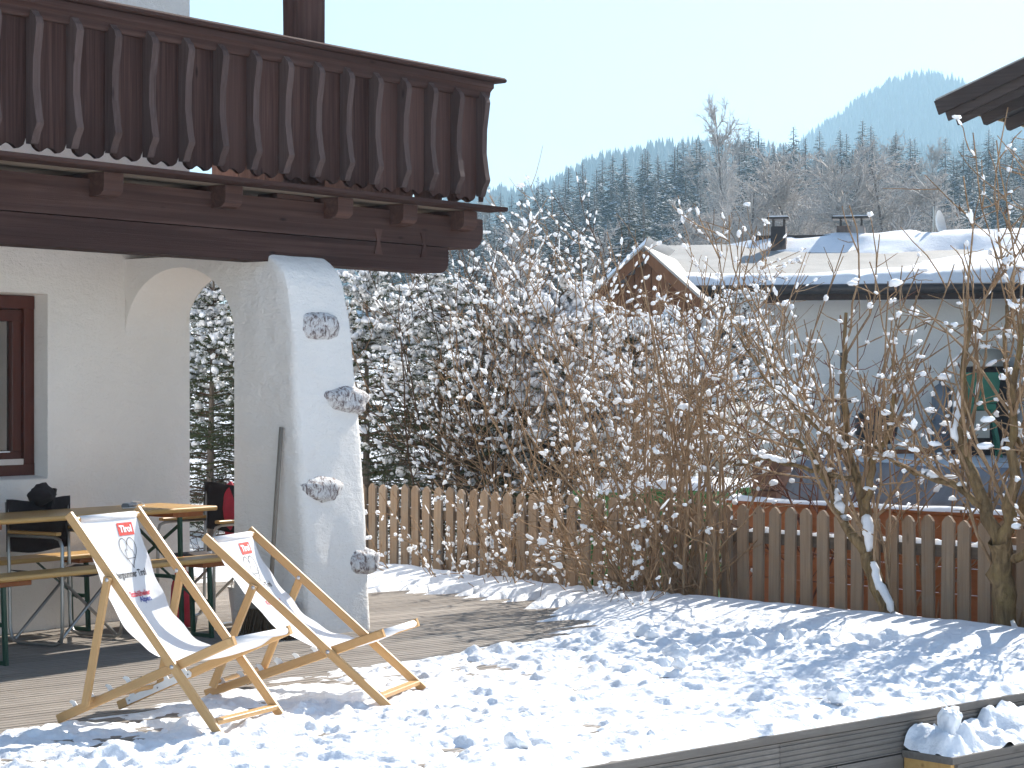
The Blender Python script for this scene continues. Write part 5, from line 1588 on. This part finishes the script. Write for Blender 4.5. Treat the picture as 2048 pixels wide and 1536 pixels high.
gnarl('gnarled_tree', 'thick forked tree with gnarled bark at the right edge before the fence', (5.0, 1.38), 402,
      [([(0.0, 0, 0), (0.0, 0.0, 0.35), (-0.03, 0.01, 0.75), (-0.05, 0.0, 1.05)], 0.092, 0.066, True),
       ([(0.16, 0.03, 0), (0.17, 0.0, 0.40), (0.25, -0.01, 0.80), (0.30, 0.0, 1.2)], 0.070, 0.045, True),
       ([(-0.05, 0, 1.0), (-0.18, 0.03, 1.32), (-0.32, 0.05, 1.65), (-0.30, 0.05, 2.05), (-0.24, 0.05, 2.5)], 0.050, 0.012, False),
       ([(-0.04, 0, 1.02), (0.06, 0.02, 1.40), (0.02, 0.0, 1.85), (0.10, 0.02, 2.4)], 0.050, 0.013, False),
       ([(0.30, 0, 1.15), (0.36, 0.02, 1.5), (0.30, 0.0, 1.9), (0.40, 0.02, 2.6)], 0.042, 0.013, False),
       ([(-0.15, 0.02, 1.25), (-0.42, 0.06, 1.42), (-0.66, 0.1, 1.46), (-0.95, 0.12, 1.62)], 0.026, 0.009, False),
       ([(0.05, 0, 0.95), (0.28, 0.1, 1.05), (0.42, 0.15, 1.28), (0.60, 0.2, 1.40)], 0.030, 0.010, False)],
      11, 0.40, 0.022, 2.5, None, 0.22)
gnarl('gnarled_tree', 'slim tree behind the fence between the two gnarled ones', (5.75, 1.75), 403,
      [([(0.0, 0, 0), (0.02, 0.0, 0.5), (-0.02, 0.01, 1.0), (0.02, 0.0, 1.45)], 0.050, 0.035, True),
       ([(0.02, 0, 1.4), (-0.12, 0.0, 1.8), (-0.18, 0.0, 2.3), (-0.12, 0, 2.7)], 0.030, 0.010, False),
       ([(0.02, 0, 1.4), (0.15, 0.0, 1.8), (0.16, 0.0, 2.2), (0.26, 0, 2.8)], 0.030, 0.010, False)],
      9, 0.30, 0.020, 2.4, None, 0.25)
w = dk(6.0, 0.95)
shrub('snowy_shrub', 'tall twiggy snow dotted shrub at the right picture edge', w[0], w[1], 404, 3.2, 10, 0.30, 0.36, 0.020, 6, 2, (0, 0), 'twig', 0.014, None, -0.42, bud=0.15)
w = dk(6.0, 2.9)
shrub('snowy_shrub', 'open brown shrub standing before the blue grey sheet', w[0], w[1], 405, 2.5, 7, 0.40, 0.28, 0.022, 5, 2, (0, 0), 'twig', 0.012, None, -0.42)

# ================================================================== SPRUCES OF THE HEDGE, YOUNG SPRUCES
def near_spruce(label, x, y, seed, H, R, bare, load, zb=-0.42, group='hedge spruces behind the chalet', thick=1.0, zlo=0.8):
    rng = np.random.default_rng(seed)
    t = thing('spruce', label, 'tree', (x, y, zb), 0, group)
    TR = Lines(); BN = Lines(); SN = Lines(); BL = Blobs(); NV = []; NF = 0
    lean = rng.normal(size=2) * 0.03
    P = np.array([[lean[0] * z, lean[1] * z, z] for z in np.linspace(0, H, 12)]); TR.add(P, np.linspace(0.055, 0.008, 12), 7)
    nb_ = int(H * 46); tris = []
    for i in range(nb_):
        z = H * (1 - (1 - rng.random()) ** 0.9) * 0.98 + 0.10
        live = z > bare * H
        Lb = R * (1.0 - 0.72 * (z / H) ** 1.3) * rng.uniform(0.75, 1.12)
        if not live: Lb *= 0.7
        a = rng.uniform(0, 2 * math.pi)
        d = np.array([math.cos(a), math.sin(a), 0.18 + 0.55 * (z / H) ** 3])
        u = grow(rng, [lean[0] * z, lean[1] * z, z], d, Lb, 6, -0.055, 0.05)
        BN.add(u, np.linspace(0.010, 0.003, 7), 3)
        if not live:
            for _ in range(4):
                k = rng.integers(1, 6); v = grow(rng, u[k], off_dir(rng, nrm(u[k + 1] - u[k]), 0.9), Lb * 0.3, 3, -0.02, 0.15); BN.add(v, np.linspace(0.004, 0.0018, 4), 3)
            continue
        snow_on(rng, SN, BL, u[1:], np.full(7, 0.02), load, 0.042 * thick, zlo)
        tw = [u[1:]]
        for k in range(1, 7):
            for s in (-1, 1):
                e = nrm(u[min(k + 1, 6)] - u[k - 1]); sd = nrm(np.cross(e, [0, 0, 1.0])) * s
                v = grow(rng, u[k], nrm(e * 0.7 + sd * 0.75 + np.array([0, 0, -0.10])), Lb * 0.34 * (1.15 - k / 7) + 0.08, 3, -0.04, 0.08)
                tw.append(v); snow_on(rng, SN, BL, v, np.full(4, 0.014), load * 0.6, 0.032 * thick, zlo)
        for v in tw:
            n = len(v)
            for k in range(n - 1):
                e = v[k + 1] - v[k]; L = np.linalg.norm(e); e = e / (L + 1e-9)
                m = max(3, int(L / 0.016))
                pos = v[k] + np.outer(rng.random(m * 2), v[k + 1] - v[k])
                rd = rng.normal(size=(m * 2, 3)); rd -= np.outer(rd @ e, e); rd /= np.linalg.norm(rd, axis=1)[:, None] + 1e-9
                tip = pos + (rd * 0.85 + e * 0.75) * rng.uniform(0.018, 0.034, (m * 2, 1))
                sd = np.cross(rd, e) * 0.0042
                tris.append(np.stack([pos - sd, pos + sd, tip], 1))
    put('trunk', TR.mesh('trunk', M['far_bark'], True), t)
    put('branches', BN.mesh('branches', M['twig_dark'], False), t)
    T = np.concatenate(tris).reshape(-1, 3)
    me = np_mesh('crown', T, [np.arange(len(T)).reshape(-1, 3)], False); me.materials.append(M['needle']); put('crown', me, t)['kind'] = 'stuff'
    finish_plant(t, [], SN, BL, seed)
    return t
SP = [(-3.35, 23.2, 3.3, 'hedge spruce seen through the left half of the archway'), (-2.55, 22.6, 3.5, 'hedge spruce seen through the right half of the archway'),
      (-1.55, 22.3, 3.2, 'hedge spruce rising behind the buttress'), (-0.75, 21.6, 3.0, 'dark hedge spruce just right of the buttress'), (-0.05, 21.2, 2.7, 'dark hedge spruce behind the snowy thicket'), (0.75, 22.6, 2.6, 'dark hedge spruce at the right end of its row')]
for i, (x, y, H, lb) in enumerate(SP):
    near_spruce(lb, x, y, 500 + i, H, 1.05, 0.30, 0.50, zlo=1.6)
for i, (x, y, H, lb) in enumerate(((-4.1, 25.2, 3.2, 'second row hedge spruce, leftmost seen through the archway'), (-3.2, 25.0, 3.2, 'second row hedge spruce in the middle of the archway'), (-2.3, 24.6, 3.0, 'second row hedge spruce behind the right side of the archway'), (-1.2, 24.2, 3.0, 'second row hedge spruce hidden behind the buttress edge'), (0.0, 23.6, 2.8, 'second row hedge spruce behind the thicket'))):
    near_spruce(lb, x, y, 530 + i, H, 1.15, 0.03, 0.40, zlo=1.7)
near_spruce('young spruce with thick snow cushions left of the tall brown stems', 0.42, 20.9, 510, 2.85, 1.15, 0.06, 0.42, group='young spruces', thick=1.7)
near_spruce('bushy young spruce directly behind the green garden boxes', 1.30, 21.6, 511, 2.5, 0.95, 0.08, 0.5, group='young spruces')
near_spruce('dark snowy bush beside the grey house corner', 3.35, 30.5, 512, 2.7, 1.1, 0.05, 0.9, 0.05, 'young spruces')
near_spruce('dark snowy bush left of the one at the house corner', 2.2, 30.0, 513, 2.4, 1.2, 0.05, 0.95, 0.05, 'young spruces')

# ================================================================== FOREST ON THE SLOPE
def far_spruce_meshes(seed, H=10.0):
    rng = np.random.default_rng(seed)
    tri = []; sn = []
    nb_ = 330
    for i in range(nb_):
        q = (i + rng.random()) / nb_; z = H * (0.05 + 0.95 * q)
        Lb = (0.21 * H * (1 - q) ** 0.85 + 0.05) * rng.uniform(0.7, 1.15)
        a = rng.uniform(0, 2 * math.pi); o = np.array([math.cos(a), math.sin(a), 0]); s = np.array([-o[1], o[0], 0])
        dr = -0.30 * Lb * rng.uniform(0.6, 1.4) + (0.25 * Lb if q > 0.85 else 0)
        root = np.array([0, 0, z]); tip = root + o * Lb + np.array([0, 0, dr])
        mid = root + o * Lb * 0.55 + np.array([0, 0, dr * 0.3])
        w = Lb * rng.uniform(0.22, 0.36)
        # ragged spray: several drooping triangles
        for k in range(5):
            f = 0.25 + 0.17 * k + rng.uniform(-0.05, 0.05)
            c = root + (tip - root) * f + np.array([0, 0, 0.06 * Lb * math.sin(math.pi * f)])
            for sd in (-1, 1):
                ww = w * (1.15 - 0.7 * f) * rng.uniform(0.7, 1.3)
                e = c + s * sd * ww + o * Lb * 0.14 + np.array([0, 0, -ww * rng.uniform(0.25, 0.7)])
                b = c + (tip - root) * 0.20
                tri.append([c, e, b])
        tri.append([mid - s * w * 0.15, tip, mid + s * w * 0.15])
        if rng.random() < 0.9:
            for k in range(4):
                f0 = rng.uniform(0.15, 0.8); f1 = f0 + rng.uniform(0.12, 0.3); sd = rng.uniform(-1, 1)
                up = np.array([0, 0, 0.04 + 0.05 * Lb])
                c0 = root + (tip - root) * f0 + up; c1 = root + (tip - root) * min(f1, 1) + up * 0.8
                ww = w * (1 - f0 * 0.6) * rng.uniform(0.40, 0.85)
                m = (c0 + c1) / 2 + s * sd * w * 0.4
                sn.append([c0, m + s * ww + np.array([0, 0, -0.3 * ww]), c1]); sn.append([c0, c1, m - s * ww + np.array([0, 0, -0.3 * ww])])
    T = np.array(tri).reshape(-1, 3); S = np.array(sn).reshape(-1, 3)
    me1 = np_mesh('crown', T, [np.arange(len(T)).reshape(-1, 3)]); me1.materials.append(M['far_needle'])
    me2 = np_mesh('snow', S, [np.arange(len(S)).reshape(-1, 3)]); me2.materials.append(M['snow'])
    mb = MB().tube([(0, 0, -0.6), (0, 0, H * 0.5), (0, 0, H * 0.98)], [0.16, 0.09, 0.02], 6)
    return me1, me2, mesh_of('trunk', mb, M['far_bark'])
FS = [far_spruce_meshes(600 + i) for i in range(5)]
def far_bare_meshes(seed, H=10.0, broad=0.5, birch=False):
    kr = 0.7 if birch else 0.85
    rng = np.random.default_rng(seed)
    TR = Lines(); TW = Lines()
    pts = grow(rng, [0, 0, -0.3], [0, 0, 1], H * 0.97, 12, 0.02, 0.03); TR.add(pts, np.linspace(0.12, 0.015, 13), 6)
    nl = 46 if not birch else 40
    for i in range(nl):
        k = rng.uniform(0.14 if not birch else 0.25, 1.0); i0 = min(int(k * 12), 11)
        d = off_dir(rng, np.array([0, 0, 1.0]), rng.uniform(0.45, 1.05) * (1.1 if not birch else 0.85))
        L1 = H * broad * rng.uniform(0.45, 0.85) * (1.05 - 0.65 * k)
        u = grow(rng, pts[i0], d, L1, 6, 0.05, 0.10); TW.add(u, np.linspace(0.055, 0.022, 7) * kr, 3)
        for m in range(9):
            j0 = rng.integers(1, 6); e = nrm(u[j0 + 1] - u[j0])
            v = grow(rng, u[j0], off_dir(rng, e, rng.uniform(0.4, 1.0)), L1 * rng.uniform(0.25, 0.55), 4, 0.04, 0.14); TW.add(v, np.linspace(0.028, 0.014, 5) * kr, 3)
            for mm in range(5):
                j1 = rng.integers(0, 4); e2_ = nrm(v[j1 + 1] - v[j1])
                x_ = grow(rng, v[j1], off_dir(rng, e2_, rng.uniform(0.4, 1.0)), L1 * rng.uniform(0.10, 0.25), 2, 0.02, 0.15); TW.add(x_, np.linspace(0.017, 0.010, 3) * kr, 3)
    return TW.mesh('crown', M['frost_twig'], False), None, TR.mesh('trunk', M['far_bark'], True)
FB = [far_bare_meshes(650 + i, 10.0, 0.5) for i in range(3)]
FBI = far_bare_meshes(660, 10.0, 0.38, True)
def far_tree(name, label, cat_grp, meshes, X, Y, H, rz, zoff=0.0, wid=1.0):
    z = float(ground_z(np.array([X]), np.array([Y]))[0]) + zoff
    t = thing(name, label, 'tree', (X, Y, z), rz, cat_grp)
    s = H / 10.0
    for nm, me in zip(('crown', 'snow', 'trunk'), meshes):
        if me is None: continue
        o = put(nm, me, t, None, None, (s * wid, s * wid, s))
        if nm != 'trunk': o['kind'] = 'stuff'
    return t
rng = np.random.default_rng(7)
SKY_U = [700, 960, 1000, 1060, 1150, 1250, 1330, 1400, 1480, 1560, 1640, 1720, 1800, 1880, 1950, 2048, 2300]
SKY_V = [405, 390, 380, 364, 326, 298, 286, 254, 258, 262, 250, 242, 250, 278, 272, 250, 240]
def top_z(u, v, Y): return 1.58 + (768 - v) / 4200 * Y
cnt = 0
for row, (Y0, dv, num) in enumerate(((262, 0, 56), (240, 18, 48), (218, 44, 42), (196, 74, 38), (174, 104, 34))):
    us = np.linspace(760, 2240, num) + rng.uniform(-14, 14, num)
    for u in us:
        Y = Y0 + rng.uniform(-9, 9); X = (u - 1024) / 4200 * Y
        v = np.interp(u, SKY_U, SKY_V) + dv + rng.uniform(-14, 22)
        gz = float(ground_z(np.array([X]), np.array([Y]))[0])
        H = min(max(top_z(u, v, Y) - gz, 7.0), 20.0)
        # brown leafless trees dominate right of centre
        pb = 0.55 if (1480 < u < 1900 and row >= 1) else (0.30 if 1380 < u < 1900 else 0.04)
        if rng.random() < pb:
            far_tree('leafless_tree', 'frosted leafless tree among the spruces on the slope', 'leafless trees in the forest on the slope', FB[cnt % 3], X, Y, H * 0.92, rng.uniform(0, 6), 0, rng.uniform(0.85, 1.15))
        else:
            far_tree('spruce', 'snow dusted spruce in the forest on the slope', 'spruces in the forest on the slope', FS[cnt % 5], X, Y, H, rng.uniform(0, 6), 0, rng.uniform(1.0, 1.35))
        cnt += 1
def at_top(u, vtop, Y, H): return ((u - 1024) / 4200 * Y, Y, top_z(u, vtop, Y) - H - float(ground_z(np.array([(u - 1024) / 4200 * Y]), np.array([Y]))[0]))
X, Y, zo = at_top(1452, 188, 168, 12.5)
far_tree('bare_tree', 'tall slender bare tree standing above the spruce tops', None, FBI, X, Y, 12.5 + zo, 0.4, 0, 0.85)
for u, v, Y, H, lb in ((1112, 442, 100, 3.0, 'small round snowy spruce before the forest, left one of the pair'), (1160, 455, 96, 2.8, 'small snowy spruce right of the round one before the forest'),
                       (1258, 380, 112, 4.6, 'dark young spruce left of the gable, the taller of two'), (1288, 398, 110, 4.0, 'olive green young spruce touching the taller one by the gable')):
    X, Y, zo = at_top(u, v, Y, H); far_tree('spruce', lb, 'young spruces before the forest', FS[int(u) % 5], X, Y, H + zo + 0.0, 1.0, 0, 1.5)
for i, (u, v, Y, H) in enumerate(((1040, 440, 120, 4), (1190, 440, 118, 4), (1330, 420, 122, 5), (1370, 400, 125, 6), (1540, 300, 140, 9), (1620, 330, 135, 8), (1720, 290, 130, 9), (1790, 300, 128, 9), (1850, 330, 126, 8), (1480, 360, 132, 7), (1670, 330, 128, 8))):
    X, Y, zo = at_top(u, v, Y, H)
    far_tree('leafless_tree', ('frosted leafless bush at the foot of the forest' if i < 4 else 'broad frosted leafless tree before the forest, right of the tall bare one'), ('bushes at the foot of the forest' if i < 4 else 'broad leafless trees before the forest'), FB[i % 3], X, Y, H + zo, i * 1.3, 0, 1.5)

# ================================================================== FAR RIDGE AND MOUNTAIN, wooded
def far_hill(name, Y, us, vs, depth, seed, ntree, th, base_v=520):
    us = np.array(us, float); vs = np.array(vs, float)
    xs = (us - 1024) / 4200 * Y; zt = 1.58 + (768 - vs) / 4200 * Y - th * 1.35
    X = np.linspace(xs[0], xs[-1], 120); W = np.linspace(0, 1, 24)
    XX, WW = np.meshgrid(X, W)
    crest = np.interp(XX, xs, zt)
    zb = 1.58 + (768 - base_v) / 4200 * Y * 0.6
    ZZ = zb + (crest - zb) * np.sin(WW * math.pi / 2 * 1.0) ** 0.9 + (fbm(XX * 0.02, WW * 4, seed, 3) - 0.5) * th * 0.5
    YY = Y - depth * (1 - WW)
    n, m = XX.shape; i = np.arange(n - 1)[:, None] * m + np.arange(m - 1)[None, :]
    P = np.stack([XX, YY, ZZ], -1)
    back = P[-1].copy(); back[:, 1] += depth * 1.2; back[:, 2] = zb - 10
    P = np.concatenate([P, back[None]], 0); n += 1
    i = np.arange(n - 1)[:, None] * m + np.arange(m - 1)[None, :]
    F = np.stack([i, i + 1, i + m + 1, i + m], -1).reshape(-1, 4)
    me = np_mesh(name, P.reshape(-1, 3), [F], True); me.materials.append(M['snow'])
    kind(put(name, me), 'structure')
    rng = np.random.default_rng(seed)
    # wood: ragged three-tier conifers
    u = rng.random(ntree); w = 1 - rng.random(ntree) ** 1.6
    x = X[0] + u * (X[-1] - X[0]); fi = w * 23; i0 = np.clip(fi.astype(int), 0, 22); f = fi - i0
    xi = np.clip(((x - X[0]) / (X[-1] - X[0]) * 119).astype(int), 0, 118)
    z = ZZ[i0, xi] * (1 - f) + ZZ[i0 + 1, xi] * f; y = YY[i0, xi] * (1 - f) + YY[i0 + 1, xi] * f
    H = th * rng.uniform(0.65, 1.35, ntree)
    ang = np.arange(5) * 2 * np.pi / 5
    V = []; 
    for (z0, z1, r) in ((0.06, 0.55, 0.20), (0.32, 0.80, 0.145), (0.60, 1.02, 0.085)):
        ja = rng.uniform(0, 6, ntree); jr = r * rng.uniform(0.8, 1.25, (ntree, 5))
        ring = np.stack([x[:, None] + H[:, None] * jr * np.cos(ang[None] + ja[:, None]), y[:, None] + H[:, None] * jr * np.sin(ang[None] + ja[:, None]), z[:, None] + H[:, None] * (z0 + rng.uniform(-.05, .05, (ntree, 5)))], -1)
        apex = np.stack([x, y, z + H * z1], -1)
        tri = np.stack([ring, np.roll(ring, -1, 1), np.repeat(apex[:, None], 5, 1)], 2)
        V.append(tri.reshape(-1, 3))
    V = np.concatenate(V)
    me = np_mesh('forest', V, [np.arange(len(V)).reshape(-1, 3)]); me.materials.append(M['far_needle'])
    o = put('forest', me); kind(o, 'stuff')
    return o
o = far_hill('ridge', 1500, [500, 940, 985, 1060, 1160, 1215, 1300, 1360, 1500, 1700, 1900, 2300], [470, 385, 372, 375, 318, 300, 285, 278, 285, 300, 290, 250], 300, 71, 5200, 16)
tag(o, 'hazy wooded ridge showing left above the forest', 'forest')
o = far_hill('mountain', 2150, [1300, 1560, 1630, 1680, 1730, 1760, 1820, 1870, 1920, 1990, 2060, 2400], [430, 300, 245, 212, 180, 160, 147, 160, 188, 205, 225, 330], 500, 72, 7000, 25)
tag(o, 'pale blue wooded mountain in the haze at right', 'forest')

# ================================================================== HAZE
def build_haze():
    t = bpy.data.materials.new('haze_air'); t.use_nodes = True
    n = t.node_tree; n.nodes.clear()
    o = n.nodes.new('ShaderNodeOutputMaterial'); pv = n.nodes.new('ShaderNodeVolumePrincipled')
    pv.inputs['Color'].default_value = (0.50, 0.74, 0.90, 1)
    pv.inputs['Density'].default_value = HAZE
    pv.inputs['Anisotropy'].default_value = 0.1
    n.links.new(pv.outputs[0], o.inputs['Volume'])
    mb = MB().box(-1300, 1500, -80, 2900, -12, 350)
    h = part('haze', mb, t)
    kind(h, 'stuff'); tag(h, 'pale blue winter haze over the valley', 'haze')
HAZE = 0.00045
build_haze()
